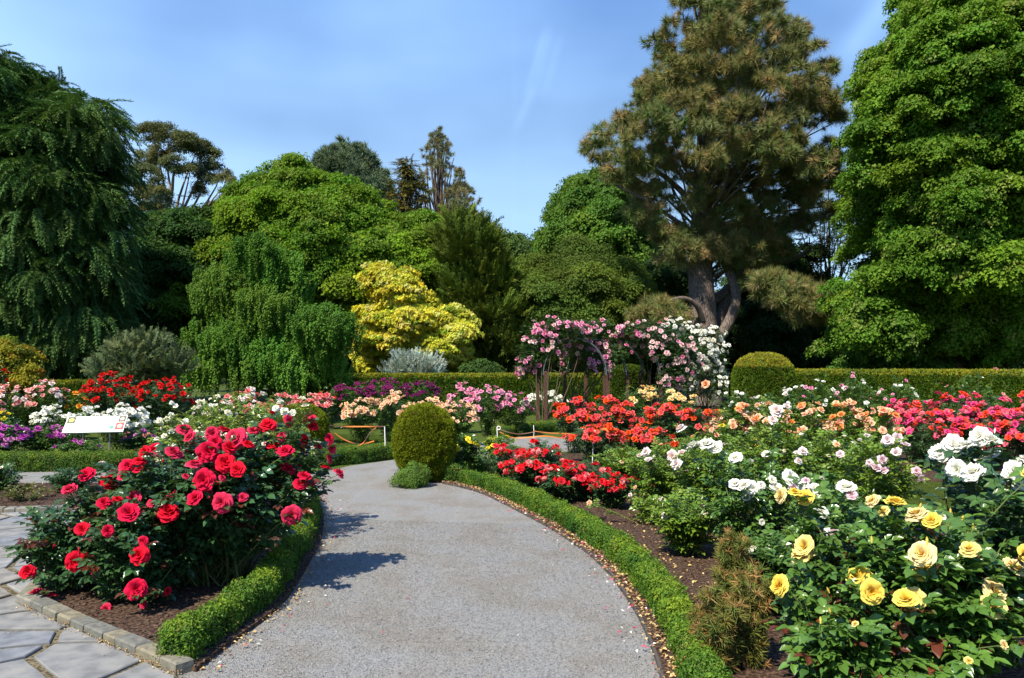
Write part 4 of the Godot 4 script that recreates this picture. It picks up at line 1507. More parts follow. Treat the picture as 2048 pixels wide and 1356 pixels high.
func hedges() -> void:
	R.seed = 3001
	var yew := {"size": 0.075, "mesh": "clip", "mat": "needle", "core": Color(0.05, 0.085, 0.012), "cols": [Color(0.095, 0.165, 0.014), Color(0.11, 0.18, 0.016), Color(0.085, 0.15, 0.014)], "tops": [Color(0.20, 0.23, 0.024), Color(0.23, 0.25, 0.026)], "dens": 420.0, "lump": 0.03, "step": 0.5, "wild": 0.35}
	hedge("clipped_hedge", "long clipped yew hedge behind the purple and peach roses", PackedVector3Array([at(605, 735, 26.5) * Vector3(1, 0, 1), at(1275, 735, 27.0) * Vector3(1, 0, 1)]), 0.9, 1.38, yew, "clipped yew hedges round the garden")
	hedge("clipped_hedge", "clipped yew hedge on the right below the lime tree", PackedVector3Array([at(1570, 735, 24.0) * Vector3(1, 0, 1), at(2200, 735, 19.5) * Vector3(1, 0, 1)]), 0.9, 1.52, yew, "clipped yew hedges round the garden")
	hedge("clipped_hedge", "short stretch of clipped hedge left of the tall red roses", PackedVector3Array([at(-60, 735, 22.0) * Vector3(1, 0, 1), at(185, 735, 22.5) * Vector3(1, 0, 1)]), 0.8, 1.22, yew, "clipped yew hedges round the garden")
	R.seed = 3002
	topiary("yew_ball", "clipped green yew ball standing in the middle of the gravel path", gr(848, 962), [[0.16, 0.0], [0.24, 0.05], [0.34, 0.18], [0.41, 0.34], [0.435, 0.52], [0.43, 0.68], [0.39, 0.84], [0.30, 0.97], [0.18, 1.045], [0.07, 1.075], [0.0, 1.08]],
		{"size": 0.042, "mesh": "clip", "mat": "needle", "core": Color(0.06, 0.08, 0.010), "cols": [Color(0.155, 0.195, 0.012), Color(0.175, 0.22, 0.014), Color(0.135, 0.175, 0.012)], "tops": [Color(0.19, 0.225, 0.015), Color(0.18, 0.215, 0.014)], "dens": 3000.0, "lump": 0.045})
	topiary("box_tuft", "small leafy box tuft at the foot of the front yew ball", gr(824, 974), [[0.18, 0.0], [0.22, 0.08], [0.20, 0.18], [0.13, 0.26], [0.0, 0.29]],
		{"size": 0.06, "mesh": "box", "mat": "box_leaf", "core": Color(0.03, 0.06, 0.012), "cols": [Color(0.11, 0.20, 0.03), Color(0.14, 0.24, 0.035)], "dens": 1300.0, "lump": 0.14})
	topiary("yew_ball", "clipped yew ball half hidden behind the white roses", at(600, 735, 13.3) * Vector3(1, 0, 1), [[0.2, 0.0], [0.38, 0.2], [0.45, 0.4], [0.47, 0.6], [0.42, 0.78], [0.28, 0.92], [0.12, 0.98], [0.0, 0.99]],
		{"size": 0.045, "mesh": "clip", "mat": "needle", "core": Color(0.06, 0.08, 0.010), "cols": [Color(0.145, 0.185, 0.012), Color(0.16, 0.20, 0.014)], "dens": 2200.0, "lump": 0.045})
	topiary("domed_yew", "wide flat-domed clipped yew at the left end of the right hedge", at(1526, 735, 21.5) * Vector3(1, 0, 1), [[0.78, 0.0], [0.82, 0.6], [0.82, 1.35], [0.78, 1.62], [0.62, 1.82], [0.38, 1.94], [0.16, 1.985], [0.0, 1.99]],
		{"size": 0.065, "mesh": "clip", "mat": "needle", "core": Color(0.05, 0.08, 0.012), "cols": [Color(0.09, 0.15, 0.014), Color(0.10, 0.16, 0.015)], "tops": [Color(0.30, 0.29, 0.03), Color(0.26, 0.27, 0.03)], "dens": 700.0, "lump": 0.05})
	topiary("clipped_yew", "clipped yew block seen through the rose arches", at(1255, 735, 26.2) * Vector3(1, 0, 1), [[0.55, 0.0], [0.58, 0.8], [0.56, 1.5], [0.4, 1.64], [0.15, 1.68], [0.0, 1.68]],
		{"size": 0.07, "mesh": "clip", "mat": "needle", "core": Color(0.03, 0.05, 0.01), "cols": [Color(0.06, 0.105, 0.012)], "dens": 600.0, "lump": 0.04})
	R.seed = 3003
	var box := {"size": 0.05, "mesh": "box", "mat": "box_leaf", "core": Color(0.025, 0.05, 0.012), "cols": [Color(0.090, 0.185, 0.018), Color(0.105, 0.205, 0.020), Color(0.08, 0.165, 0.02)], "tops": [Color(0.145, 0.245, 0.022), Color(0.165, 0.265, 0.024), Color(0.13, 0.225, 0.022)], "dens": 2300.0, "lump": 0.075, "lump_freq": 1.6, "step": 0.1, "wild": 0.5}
	var line := offset(right_edge, -0.19)
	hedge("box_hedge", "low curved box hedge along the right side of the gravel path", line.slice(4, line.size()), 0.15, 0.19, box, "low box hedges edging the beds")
	line = offset(left_edge, -0.15)
	hedge("box_hedge", "low curved box hedge around the red rose bed", line.slice(1, line.size() - 6), 0.14, 0.20, box, "low box hedges edging the beds")
	var dim := box.duplicate()
	dim.dens = 1300.0
	dim.size = 0.06
	dim.cols = [Color(0.075, 0.15, 0.018), Color(0.085, 0.165, 0.02)]
	dim.tops = [Color(0.13, 0.21, 0.024), Color(0.145, 0.225, 0.026)]
	hedge("box_hedge", "low box hedge in front of the purple roses on the left", gline([-260, 946, 0, 943, 200, 940, 335, 936]), 0.34, 0.26, dim, "low box hedges edging the beds")
	hedge("box_hedge", "low box hedge between the two yew balls", gline([600, 938, 660, 930, 720, 924, 778, 916]), 0.34, 0.24, dim, "low box hedges edging the beds")
	hedge("box_hedge", "short box hedge in shade right behind the front yew ball", gline([895, 966, 930, 954, 960, 945]), 0.28, 0.22, dim, "low box hedges edging the beds")
	hedge("box_hedge", "bit of box hedge behind the tall single red stems on the left", gline([222, 990, 275, 986, 330, 984]), 0.25, 0.22, dim, "low box hedges edging the beds")
	hedge("box_hedge", "low box hedge at the far turn of the path below the arches", gline([1000, 876, 1050, 868, 1110, 862]), 0.34, 0.24, dim, "low box hedges edging the beds")


func arches() -> void:
	R.seed = 4001
	for k in 4:
		var x := 0.79 + 0.70 * k
		var z := -21.0 - 1.2 * k
		var names := ["first rose arch from the left, on brown wooden posts", "second rose arch from the left, its posts dark under pink roses", "third rose arch, in the middle of the tunnel of roses", "last rose arch, its bare grey hoop showing at the right"]
		var root := thing("rose_arch", names[k], "arch", Vector3(x + 0.88, 0, z), "arches of the rose tunnel")
		for side in [-1, 1]:
			var pair := [-0.1, 0.1] if (k == 0 and side < 0) or (k == 2 and side > 0) else [0.0]
			for q in pair:
				var b := MB.new()
				b.box(Vector3(-0.05, 0, -0.05), Vector3(0.05, 1.5, 0.05), 0.025)
				part(root, "post", b.done(), M.post_wood, Transform3D(Basis(), Vector3(side * 0.88 + q, 0, q * 1.6)))
		for q in [-0.14, 0.14]:
			var p := PackedVector3Array()
			var rr := PackedFloat32Array()
			for i in 25:
				var a := PI * i / 24
				p.append(Vector3(-cos(a) * 0.84, 1.4 + sin(a) * 0.98, q))
				rr.append(0.018)
			var b := MB.new()
			b.tube(p, rr, 6)
			part(root, "hoop", b.done(), M.iron)
		for i in range(1, 24, 2):
			var a := PI * i / 24
			var b := MB.new()
			var c := Vector3(-cos(a) * 0.84, 1.4 + sin(a) * 0.98, 0)
			b.tube(PackedVector3Array([c + Vector3(0, 0, -0.14), c + Vector3(0, 0, 0.14)]), PackedFloat32Array([0.011, 0.011]), 5)
			part(root, "rung", b.done(), M.iron)
	var green := [Color(0.05, 0.11, 0.025), Color(0.065, 0.13, 0.028)]
	var mk := func(list: Array, d: float) -> Array:
		var o := []
		for e in list:
			o.append([at(e[0], e[1], d + rf(-0.3, 0.5)), Vector3(e[2] / F * d, e[3] / F * d, e[2] / F * d * 0.8)])
		return o
	climber("pink climbing rose sprawling over the left rose arch", Vector3(0.85, 0, -20.8), mk.call([[1078, 672, 34, 30], [1110, 654, 34, 22], [1058, 705, 24, 30], [1140, 660, 32, 22], [1085, 705, 20, 26], [1048, 735, 16, 24], [1165, 668, 28, 18], [1076, 735, 16, 26], [1105, 690, 30, 24], [1130, 690, 22, 26]], 21.0), 86, 0.145, "pink", "pale_pink", 0.3, green)
	climber("dense pink climbing rose on the middle rose arches", Vector3(1.6, 0, -22.3), mk.call([[1165, 655, 26, 16], [1200, 652, 26, 14], [1185, 668, 32, 22], [1215, 680, 32, 26], [1245, 672, 30, 22], [1175, 695, 24, 22], [1205, 712, 24, 16], [1235, 705, 26, 18], [1150, 700, 18, 26], [1260, 660, 24, 14], [1133, 722, 14, 34], [1180, 728, 14, 30], [1216, 732, 12, 26], [1160, 690, 24, 20], [1225, 690, 26, 20]], 22.0), 104, 0.14, "pink", "pale_pink", 0.3, green)
	climber("pale pink climbing rose covering the right side of the tunnel", Vector3(4.0, 0, -23.2), mk.call([[1290, 662, 34, 22], [1325, 672, 32, 26], [1310, 700, 24, 20], [1345, 705, 30, 30], [1360, 740, 28, 28], [1335, 755, 20, 26], [1380, 725, 24, 26], [1370, 690, 28, 24], [1270, 672, 26, 20], [1285, 695, 18, 18], [1350, 770, 28, 22]], 22.6), 130, 0.145, "pale_pink", "pink", 0.25, [Color(0.04, 0.09, 0.028), Color(0.05, 0.11, 0.03)])
	climber("white climbing rose tumbling from the right end of the tunnel", Vector3(5.9, 0, -24.0), mk.call([[1345, 655, 26, 14], [1385, 668, 32, 18], [1412, 690, 30, 28], [1435, 718, 22, 28], [1405, 735, 24, 28], [1440, 745, 14, 18], [1425, 672, 22, 18], [1395, 770, 30, 26], [1425, 770, 28, 26], [1440, 765, 20, 24], [1405, 705, 30, 26]], 24.0), 150, 0.155, "white", "cream", 0.2, [Color(0.05, 0.11, 0.03), Color(0.06, 0.13, 0.035)])


const DARK := [Color(0.048, 0.108, 0.036), Color(0.060, 0.130, 0.038), Color(0.040, 0.092, 0.034)]
const MID := [Color(0.075, 0.160, 0.028), Color(0.095, 0.190, 0.030), Color(0.062, 0.138, 0.030)]
const FRESH := [Color(0.145, 0.245, 0.028), Color(0.175, 0.275, 0.030), Color(0.115, 0.215, 0.028)]

func left_beds() -> void:
	R.seed = 5001
	rose("rose bush with red roses at the left edge before the yellow shrub", {"x": -20, "d": 18.5, "top": 705, "hw": 34, "n": 14, "size": 0.13, "pal": "deep_red", "leaf": DARK, "lod": 0})
	rose("salmon pink rose bush at the left edge of the garden", {"x": 22, "d": 17, "top": 770, "hw": 50, "n": 38, "size": 0.145, "pal": "salmon", "pal2": "blush", "leaf": MID, "lod": 0}, "salmon rose bushes on the far left")
	rose("salmon pink rose bush just left of the orange roses", {"x": 95, "d": 17.2, "top": 762, "hw": 44, "n": 38, "size": 0.145, "pal": "salmon", "pal2": "blush", "leaf": MID, "lod": 0}, "salmon rose bushes on the far left")
	rose("small pale yellow rose bush low at the left edge", {"x": 10, "d": 14.6, "top": 825, "hw": 26, "n": 9, "size": 0.12, "pal": "lemon", "leaf": MID, "lod": 0})
	rose("slender rose bush with orange roses beside the tall red ones", {"x": 156, "d": 17.4, "top": 778, "hw": 22, "n": 13, "size": 0.13, "pal": "orange", "leaf": FRESH, "lod": 0})
	rose("tall red rose bush behind the white roses, left one of the pair", {"x": 225, "d": 17, "top": 745, "hw": 58, "n": 60, "size": 0.135, "pal": "deep_red", "leaf": DARK, "lod": 0, "canes": 44})
	rose("tall red rose bush beside the weeping elm, right one of the pair", {"x": 330, "d": 17, "top": 748, "hw": 58, "n": 60, "size": 0.135, "pal": "deep_red", "leaf": DARK, "lod": 0, "canes": 44})
	rose("white rose bush massed with flowers behind the left half of the sign", {"x": 140, "d": 14.4, "top": 812, "hw": 66, "n": 92, "size": 0.118, "pal": "white", "cl": 4, "leaf": MID, "lod": 0})
	rose("white rose bush massed with flowers behind the right half of the sign", {"x": 250, "d": 14.6, "top": 812, "hw": 60, "n": 88, "size": 0.118, "pal": "white", "cl": 4, "leaf": MID, "lod": 0})
	rose("magenta purple rose bush at the left edge", {"x": 12, "d": 12.8, "top": 845, "hw": 46, "n": 48, "size": 0.125, "pal": "magenta", "cl": 3, "leaf": MID, "lod": 1}, "magenta rose bushes behind the left box hedge")
	rose("magenta purple rose bush left of the sign legs", {"x": 95, "d": 13.2, "top": 852, "hw": 40, "n": 36, "size": 0.115, "pal": "magenta", "cl": 3, "leaf": MID, "lod": 0}, "magenta rose bushes behind the left box hedge")
	rose("leafy rose bush with a few purple flowers under the sign", {"x": 165, "d": 12.9, "top": 880, "hw": 50, "n": 9, "size": 0.09, "pal": "magenta", "cl": 2, "leaf": MID, "lod": 0})
	rose("small rose bush with red and pink flowers right of the sign", {"x": 285, "d": 13.6, "top": 852, "hw": 34, "n": 14, "size": 0.085, "pal": "coral", "pal2": "magenta", "leaf": DARK, "lod": 0})
	# the bare bed on the far left
	rose("dark green rose plant with one pale pink flower in the far left bed", {"x": 150, "d": 10.1, "top": 935, "hw": 46, "at": [[197, 934, 20]], "pal": "blush", "leaf": DARK, "lod": 1, "canes": 20})
	rose("leafy rose plant at the left edge beside the gravel", {"x": 12, "d": 10.2, "top": 930, "hw": 44, "n": 1, "pal": "cream", "leaf": DARK, "lod": 1, "canes": 20})
	rose("low yellowish green plant on the bare soil by the far kerb", {"x": 60, "d": 9.4, "top": 968, "hw": 52, "n": 0, "pal": "cream", "leaf": [Color(0.10, 0.12, 0.02), Color(0.13, 0.13, 0.02)], "lod": 1, "canes": 16, "lpc": 9, "ll": 0.08, "rz": 0.3})


func middle_beds() -> void:
	R.seed = 6001
	rose("green and cream rose bush left of the coral roses", {"x": 430, "d": 16, "top": 790, "hw": 42, "n": 36, "size": 0.115, "pal": "cream", "pal2": "blush", "leaf": FRESH, "lod": 0})
	var g := "coral pink rose bushes between the weeping elm and the hedge"
	rose("coral pink rose bush nearest the weeping elm trunk", {"x": 500, "d": 16.6, "top": 780, "hw": 44, "n": 56, "size": 0.135, "pal": "coral", "pal2": "blush", "mix": 0.35, "cl": 2, "leaf": MID, "lod": 0}, g)
	rose("coral pink rose bush in the middle of its row", {"x": 570, "d": 16.6, "top": 783, "hw": 46, "n": 60, "size": 0.135, "pal": "coral", "pal2": "salmon", "cl": 2, "leaf": MID, "lod": 0}, g)
	rose("coral pink rose bush touching the peach roses", {"x": 635, "d": 16.4, "top": 786, "hw": 42, "n": 56, "size": 0.135, "pal": "coral", "pal2": "salmon", "cl": 2, "leaf": MID, "lod": 0}, g)
	rose("small bright red rose bush in front of the hedge", {"x": 662, "d": 20.5, "top": 764, "hw": 24, "n": 16, "size": 0.09, "pal": "deep_red", "cl": 3, "leaf": MID, "lod": 0})
	g = "dark purple rose bushes along the hedge"
	for e in [[712, 762, "dark purple rose bush next to the bright red one"], [775, 757, "dark purple rose bush in the middle of the hedge row"], [842, 764, "dark purple rose bush next to the pink roses"]]:
		rose(e[2], {"x": e[0], "d": 20.5, "top": e[1], "hw": 44, "n": 230, "size": 0.078, "pal": "purple", "cl": 5, "leaf": MID, "lod": 0, "mass": true, "low": 0.3}, g)
	g = "peach rose bushes behind the yew ball"
	rose("peach rose bush behind the orange tape", {"x": 725, "d": 16.4, "top": 795, "hw": 44, "n": 66, "size": 0.128, "pal": "peach", "cl": 4, "leaf": MID, "lod": 0}, g)
	rose("peach rose bush behind the left side of the yew ball", {"x": 790, "d": 16.6, "top": 785, "hw": 46, "n": 70, "size": 0.128, "pal": "peach", "cl": 4, "leaf": MID, "lod": 0}, g)
	rose("peach rose bush behind the top of the yew ball", {"x": 850, "d": 16.8, "top": 795, "hw": 44, "n": 60, "size": 0.128, "pal": "peach", "cl": 4, "leaf": MID, "lod": 0}, g)
	rose("peach rose bush right of the yew ball", {"x": 920, "d": 16.2, "top": 800, "hw": 40, "n": 44, "size": 0.128, "pal": "peach", "cl": 4, "leaf": MID, "lod": 0}, g)
	g = "pink rose bushes left of the arches"
	rose("tall pink rose bush with scattered flowers near the peach roses", {"x": 925, "d": 19.2, "top": 768, "hw": 36, "n": 26, "size": 0.15, "pal": "pink", "leaf": MID, "lod": 0}, g)
	rose("pink rose bush with large flowers in front of the hedge", {"x": 975, "d": 18.4, "top": 768, "hw": 42, "n": 34, "size": 0.16, "pal": "pink", "leaf": MID, "lod": 0}, g)
	rose("pink rose bush next to the posts of the first arch", {"x": 1025, "d": 18.4, "top": 785, "hw": 38, "n": 30, "size": 0.15, "pal": "pink", "leaf": MID, "lod": 0}, g)
	rose("white rose bush behind the posts of the first arch", {"x": 1090, "d": 23.0, "top": 782, "hw": 42, "n": 70, "size": 0.14, "pal": "white", "cl": 4, "leaf": MID, "lod": 0})
	# round the path's far turn
	g = "small yellow rose bushes right of the yew ball"
	rose("small yellow rose bush beside the front yew ball", {"x": 930, "d": 11.6, "top": 868, "hw": 34, "n": 13, "size": 0.085, "pal": "lemon", "cl": 2, "leaf": MID, "lod": 1}, g)
	rose("small yellow rose bush above the red and white roses", {"x": 1000, "d": 12.4, "top": 872, "hw": 42, "n": 12, "size": 0.085, "pal": "lemon", "cl": 2, "leaf": FRESH, "lod": 1}, g)
	g = "low red and white rose bushes behind the box hedge"
	for e in [[1010, 10.6, 893, 48, "low red and white rose bush below the yellow ones"], [1088, 10.2, 893, 50, "low red and white rose bush in the middle of the row by the box hedge"], [1170, 9.5, 925, 50, "low red and white rose bush nearest the bare soil"], [1075, 11.6, 882, 44, "low red and white rose bush at the back beside the white peg"], [1125, 9.3, 930, 44, "lowest red and white rose bush tight behind the box hedge"], [1050, 10.0, 915, 40, "red and white rose bush in front of the yellow ones, close to the hedge"]]:
		rose(e[4], {"x": e[0], "d": e[1], "top": e[2], "hw": e[3], "n": 52, "size": 0.088, "pal": "red_white", "cl": 5, "leaf": DARK, "lod": 1, "canes": 34, "lpc": 15, "ll": 0.1}, g)
	rose("low red and white rose bush touching the blush pink ones", {"x": 1225, "d": 8.9, "top": 945, "hw": 44, "n": 26, "size": 0.085, "pal": "red_white", "cl": 4, "leaf": DARK, "lod": 1, "canes": 30, "ll": 0.1}, g)
	rose("green rose bush hardly in flower between the red-white and orange-red rows", {"x": 1245, "d": 10.2, "top": 892, "hw": 62, "n": 5, "size": 0.07, "pal": "peach", "leaf": FRESH, "lod": 1, "canes": 44}, "")
	rose("small leafy rose sprout on the bare soil by the box hedge", {"x": 1295, "d": 8.0, "top": 1000, "hw": 38, "at": [[1190, 1008, 14], [1275, 985, 12]], "pal": "peach", "leaf": FRESH, "lod": 1, "canes": 12, "lpc": 9}, "")
	g = "orange-red rose bushes in front of the arches"
	for e in [[1150, 14.6, 797, 44, "orange-red rose bush in front of the second arch"], [1210, 14.8, 795, 44, "orange-red rose bush in front of the fourth arch"], [1275, 14.8, 800, 46, "orange-red rose bush below the pale yellow roses"], [1340, 14.6, 805, 46, "orange-red rose bush below the white climbing rose"], [1400, 14.2, 812, 40, "orange-red rose bush next to the apricot roses"], [1190, 13.2, 850, 56, "lower orange-red rose bush behind the hooked white peg"], [1290, 13.2, 852, 56, "lower orange-red rose bush behind the tall white-pink rose"]]:
		rose(e[4], {"x": e[0], "d": e[1], "top": e[2], "hw": e[3], "n": 78, "size": 0.118, "pal": "orange_red", "cl": 5, "leaf": DARK, "lod": 0, "canes": 34, "lpc": 15}, g)
	g = "pale yellow rose bushes behind the orange-red ones"
	rose("pale yellow rose bush below the bare hoop of the arches", {"x": 1268, "d": 18.6, "top": 766, "hw": 42, "n": 30, "size": 0.135, "pal": "pale_yellow", "cl": 3, "leaf": MID, "lod": 0}, g)
	rose("pale yellow rose bush below the pale pink climbing rose", {"x": 1345, "d": 18.2, "top": 768, "hw": 48, "n": 32, "size": 0.135, "pal": "pale_yellow", "cl": 3, "leaf": MID, "lod": 0}, g)


func right_beds() -> void:
	R.seed = 7001
	var g := "apricot rose bushes in the middle of the right bed"
	for e in [[1465, 11.8, 795, 46, "apricot rose bush next to the orange-red roses"], [1540, 11.6, 798, 48, "apricot rose bush behind the tall white rose"], [1615, 11.4, 805, 46, "apricot rose bush in the middle of its row"], [1690, 11.4, 802, 46, "apricot rose bush below the green bushes of the hedge"], [1755, 11.2, 815, 40, "apricot rose bush beside the red and pink mass"]]:
		rose(e[4], {"x": e[0], "d": e[1], "top": e[2], "hw": e[3], "n": 34, "size": 0.12, "pal": "apricot", "pal2": "peach", "cl": 3, "leaf": FRESH, "lod": 1, "canes": 30}, g)
	rose("leggy rose with a single orange flower above the orange-red bushes", {"x": 1420, "d": 10.4, "top": 768, "hw": 14, "at": [[1416, 777, 24]], "pal": "apricot", "leaf": [Color(0.09, 0.06, 0.02), Color(0.07, 0.10, 0.03)], "lod": 1, "canes": 5, "lpc": 7})
	g = "tall leafy rose bushes along the right hedge"
	for e in [[1480, 17.5, 775, 48, "leafy rose bush below the domed yew, hardly in flower"], [1555, 17.2, 772, 46, "leafy rose bush with few white flowers right of the domed yew"], [1625, 17, 750, 48, "tall leafy rose bush with white flowers along the right hedge"], [1705, 16.8, 748, 50, "tall leafy rose bush with the most white flowers by the hedge"], [1790, 16.6, 758, 48, "tall leafy rose bush next to the red and pink mass"]]:
		rose(e[4], {"x": e[0], "d": e[1], "top": e[2], "hw": e[3], "n": 13, "size": 0.11, "pal": "white", "pal2": "pink" if e[0] > 1600 else "blush", "leaf": MID, "lod": 0, "canes": 44, "lpc": 16}, g)
	rose("solitary rose bush with one coral flower before the right hedge", {"x": 1945, "d": 16, "top": 745, "hw": 46, "at": [[1988, 743, 13], [1900, 775, 9], [2000, 790, 10]], "pal": "salmon", "leaf": MID, "lod": 0, "canes": 34})
	g = "red and pink rose bushes beyond the small lawn"
	for e in [[1828, 13.2, 798, 52, "red and pink rose bush at the left end of its row beyond the lawn"], [1905, 13.4, 786, 54, "red and pink rose bush with the brightest magenta flowers"], [1985, 13.2, 795, 52, "red and pink rose bush above the big white roses"], [2060, 13.0, 790, 52, "red and pink rose bush at the right edge"], [1850, 12.2, 840, 54, "lower red and pink rose bush above the lawn"], [1945, 12.2, 838, 56, "lower red and pink rose bush in the middle above the lawn"], [2040, 12.0, 835, 56, "lower red rose bush at the right edge above the white roses"]]:
		rose(e[4], {"x": e[0], "d": e[1], "top": e[2], "hw": e[3], "n": 84, "size": 0.12, "pal": "hot_pink", "cl": 5, "leaf": DARK, "lod": 0, "canes": 36, "lpc": 15}, g)
	g = "leafy pale-flowered rose bushes filling the right bed"
	rose("rose bush with pale pink flowers by the curve of the box hedge", {"x": 1320, "d": 8.4, "top": 882, "hw": 78, "at": [[1295, 910, 24], [1300, 925, 20], [1285, 918, 18], [1268, 985, 12]], "n": 4, "size": 0.07, "pal": "blush", "pal2": "peach", "leaf": FRESH, "lod": 1, "canes": 52, "lpc": 15, "young": 0.1}, g)
	rose("rose bush with the large white flower cluster near its top left", {"x": 1420, "d": 7.6, "top": 880, "hw": 82, "at": [[1368, 868, 28], [1355, 918, 30], [1372, 915, 26], [1362, 932, 30]], "pal": "blush", "n": 3, "size": 0.07, "leaf": FRESH, "lod": 1, "canes": 52, "lpc": 15}, g)
	rose("leafy rose bush with tall stem topped by blush white roses", {"x": 1545, "d": 8.0, "top": 835, "hw": 80, "at": [[1552, 832, 34], [1570, 825, 22], [1545, 850, 24], [1598, 905, 24], [1590, 922, 20], [1660, 915, 18]], "pal": "blush", "n": 4, "size": 0.07, "leaf": FRESH, "lod": 1, "canes": 56, "lpc": 15}, g)
	rose("leafy rose bush with lilac pink flower clusters before the lawn", {"x": 1735, "d": 7.2, "top": 868, "hw": 82, "at": [[1770, 890, 28], [1788, 885, 26], [1800, 900, 26], [1785, 912, 26], [1760, 925, 26], [1750, 940, 26], [1765, 943, 22], [1820, 945, 24], [1828, 958, 22], [1738, 930, 18], [1688, 914, 20]], "pal": "lilac_pink", "n": 3, "size": 0.06, "leaf": FRESH, "lod": 1, "canes": 54, "lpc": 15}, g)
	rose("leafy rose bush with creamy buff flowers in the middle of the right bed", {"x": 1640, "d": 8.8, "top": 850, "hw": 76, "n": 12, "size": 0.075, "pal": "cream", "pal2": "peach", "leaf": FRESH, "lod": 1, "canes": 50, "lpc": 15}, g)
	rose("leafy rose bush with orange yellow fading flowers behind the blush ones", {"x": 1440, "d": 9.6, "top": 845, "hw": 76, "n": 12, "size": 0.08, "pal": "apricot", "pal2": "lemon", "leaf": FRESH, "lod": 1, "canes": 48, "lpc": 15}, g)


func front_roses() -> void:
	R.seed = 8001
	# left of the path
	rose("white rose bush with yellowish leaves right behind the big red rose bush", {"x": 480, "d": 7.6, "top": 792, "hw": 172, "rz": 0.75, "size": 0.075,
		"at": [[457, 834, 17], [331, 849, 15], [345, 846, 16], [352, 838, 14], [325, 882, 14], [340, 878, 16], [318, 908, 14], [330, 926, 18], [555, 815, 22], [596, 810, 24], [602, 822, 20], [562, 832, 22], [578, 835, 18], [547, 826, 18], [610, 900, 22], [622, 890, 22], [602, 908, 20], [596, 930, 18], [590, 995, 22], [572, 990, 20], [608, 985, 20], [598, 975, 18], [325, 940, 14], [440, 808, 12], [505, 800, 12], [352, 815, 12], [360, 822, 14], [425, 820, 10]],
		"n": 22, "pal": "cream", "pal2": "white", "leaf": [Color(0.17, 0.27, 0.034), Color(0.20, 0.29, 0.038), Color(0.22, 0.26, 0.045)], "lod": 1, "canes": 210, "lpc": 17, "ll": 0.10, "buds": 0.35, "low": 0.05})
	rose("big red rose bush with dark glossy leaves on the left of the path", {"x": 425, "d": 5.9, "top": 878, "hw": 225, "rz": 0.62, "size": 0.11, "low": 0.1,
		"at": [[372, 875, 34], [425, 885, 36], [468, 893, 52], [417, 917, 48], [391, 939, 32], [449, 936, 42], [473, 948, 36], [412, 966, 48], [352, 920, 40], [395, 999, 36], [444, 1006, 44], [290, 934, 30], [270, 941, 28], [376, 961, 17], [444, 963, 17], [301, 915, 27], [500, 880, 30], [528, 866, 38], [568, 855, 26], [537, 842, 16], [615, 850, 18], [614, 867, 24], [561, 916, 38], [554, 887, 24], [596, 892, 26], [645, 887, 20], [646, 905, 30], [642, 927, 22], [661, 953, 28], [635, 944, 22], [622, 905, 18], [572, 1028, 42], [373, 1194, 42], [347, 994, 13], [385, 890, 30], [445, 880, 34], [455, 910, 34], [430, 900, 32], [490, 905, 30]],
		"n": 20, "pal": "red", "leaf": DARK, "lod": 2, "canes": 170, "lpc": 17, "ll": 0.145, "young": 0.12, "leaf_parts": 260, "bare": 0.22, "buds": 0.1})
	rose("middle red rose bush between the big one and the flagstones", {"x": 285, "d": 5.5, "top": 1000, "hw": 110, "rz": 0.45, "size": 0.11, "low": 0.02,
		"at": [[260, 1040, 50], [328, 1037, 48], [222, 1069, 28], [279, 1110, 42], [273, 1167, 44], [325, 1170, 22], [285, 1193, 18], [217, 1021, 32], [240, 1015, 24], [285, 1085, 22], [224, 1202, 32], [300, 1020, 20]],
		"n": 4, "pal": "red", "leaf": DARK, "lod": 2, "canes": 74, "lpc": 16, "ll": 0.13, "young": 0.12, "leaf_parts": 130})
	rose("shorter red rose bush leaning over the flagstones at the far left", {"x": 160, "d": 5.75, "top": 985, "hw": 92, "rz": 0.42, "size": 0.1, "low": 0.05,
		"at": [[172, 965, 36], [208, 980, 38], [142, 997, 38], [215, 968, 24], [68, 1135, 32], [80, 1173, 30], [109, 1183, 28], [150, 1117, 42], [191, 1133, 30]],
		"pal": "red", "leaf": DARK, "lod": 2, "canes": 56, "lpc": 15, "ll": 0.125, "young": 0.15, "leaf_parts": 110})
	# right of the path
	rose("fresh green rose bush hardly in flower on the bare soil behind the box hedge", {"x": 1375, "d": 6.7, "top": 978, "hw": 66, "n": 4, "size": 0.06, "pal": "blush", "leaf": FRESH, "lod": 1, "canes": 44, "lpc": 12, "rz": 0.3})
	rose("leafy rose bush without flowers behind the tallest yew seedling", {"x": 1530, "d": 5.2, "top": 1070, "hw": 72, "n": 2, "size": 0.05, "pal": "cream", "leaf": MID, "lod": 1, "canes": 46, "lpc": 12, "rz": 0.3})
	rose("rose bush with big frilled white roses in the middle of the right bed", {"x": 1500, "d": 6.2, "top": 905, "hw": 110, "rz": 0.45, "size": 0.1,
		"at": [[1400, 905, 34], [1422, 903, 38], [1438, 908, 32], [1475, 975, 30], [1492, 978, 36], [1505, 982, 26], [1570, 962, 38], [1580, 972, 26], [1520, 1040, 16]],
		"n": 8, "pal": "white", "leaf": MID, "lod": 2, "leafset": "bright_", "canes": 62, "lpc": 13, "ll": 0.12, "leaf_parts": 90})
	rose("rose bush with loose white and mauve roses before the small lawn", {"x": 1665, "d": 5.6, "top": 955, "hw": 100, "rz": 0.45, "size": 0.09,
		"at": [[1690, 990, 44], [1700, 1000, 26], [1615, 985, 26], [1598, 988, 24], [1620, 975, 20], [1650, 1030, 24], [1640, 1020, 18], [1725, 1085, 36], [1670, 1065, 24], [1660, 1062, 20], [1860, 1035, 28]],
		"n": 6, "pal": "white", "pal2": "lilac_pink", "mix": 0.35, "leaf": MID, "lod": 2, "leafset": "bright_", "canes": 64, "lpc": 13, "ll": 0.12, "leaf_parts": 90})
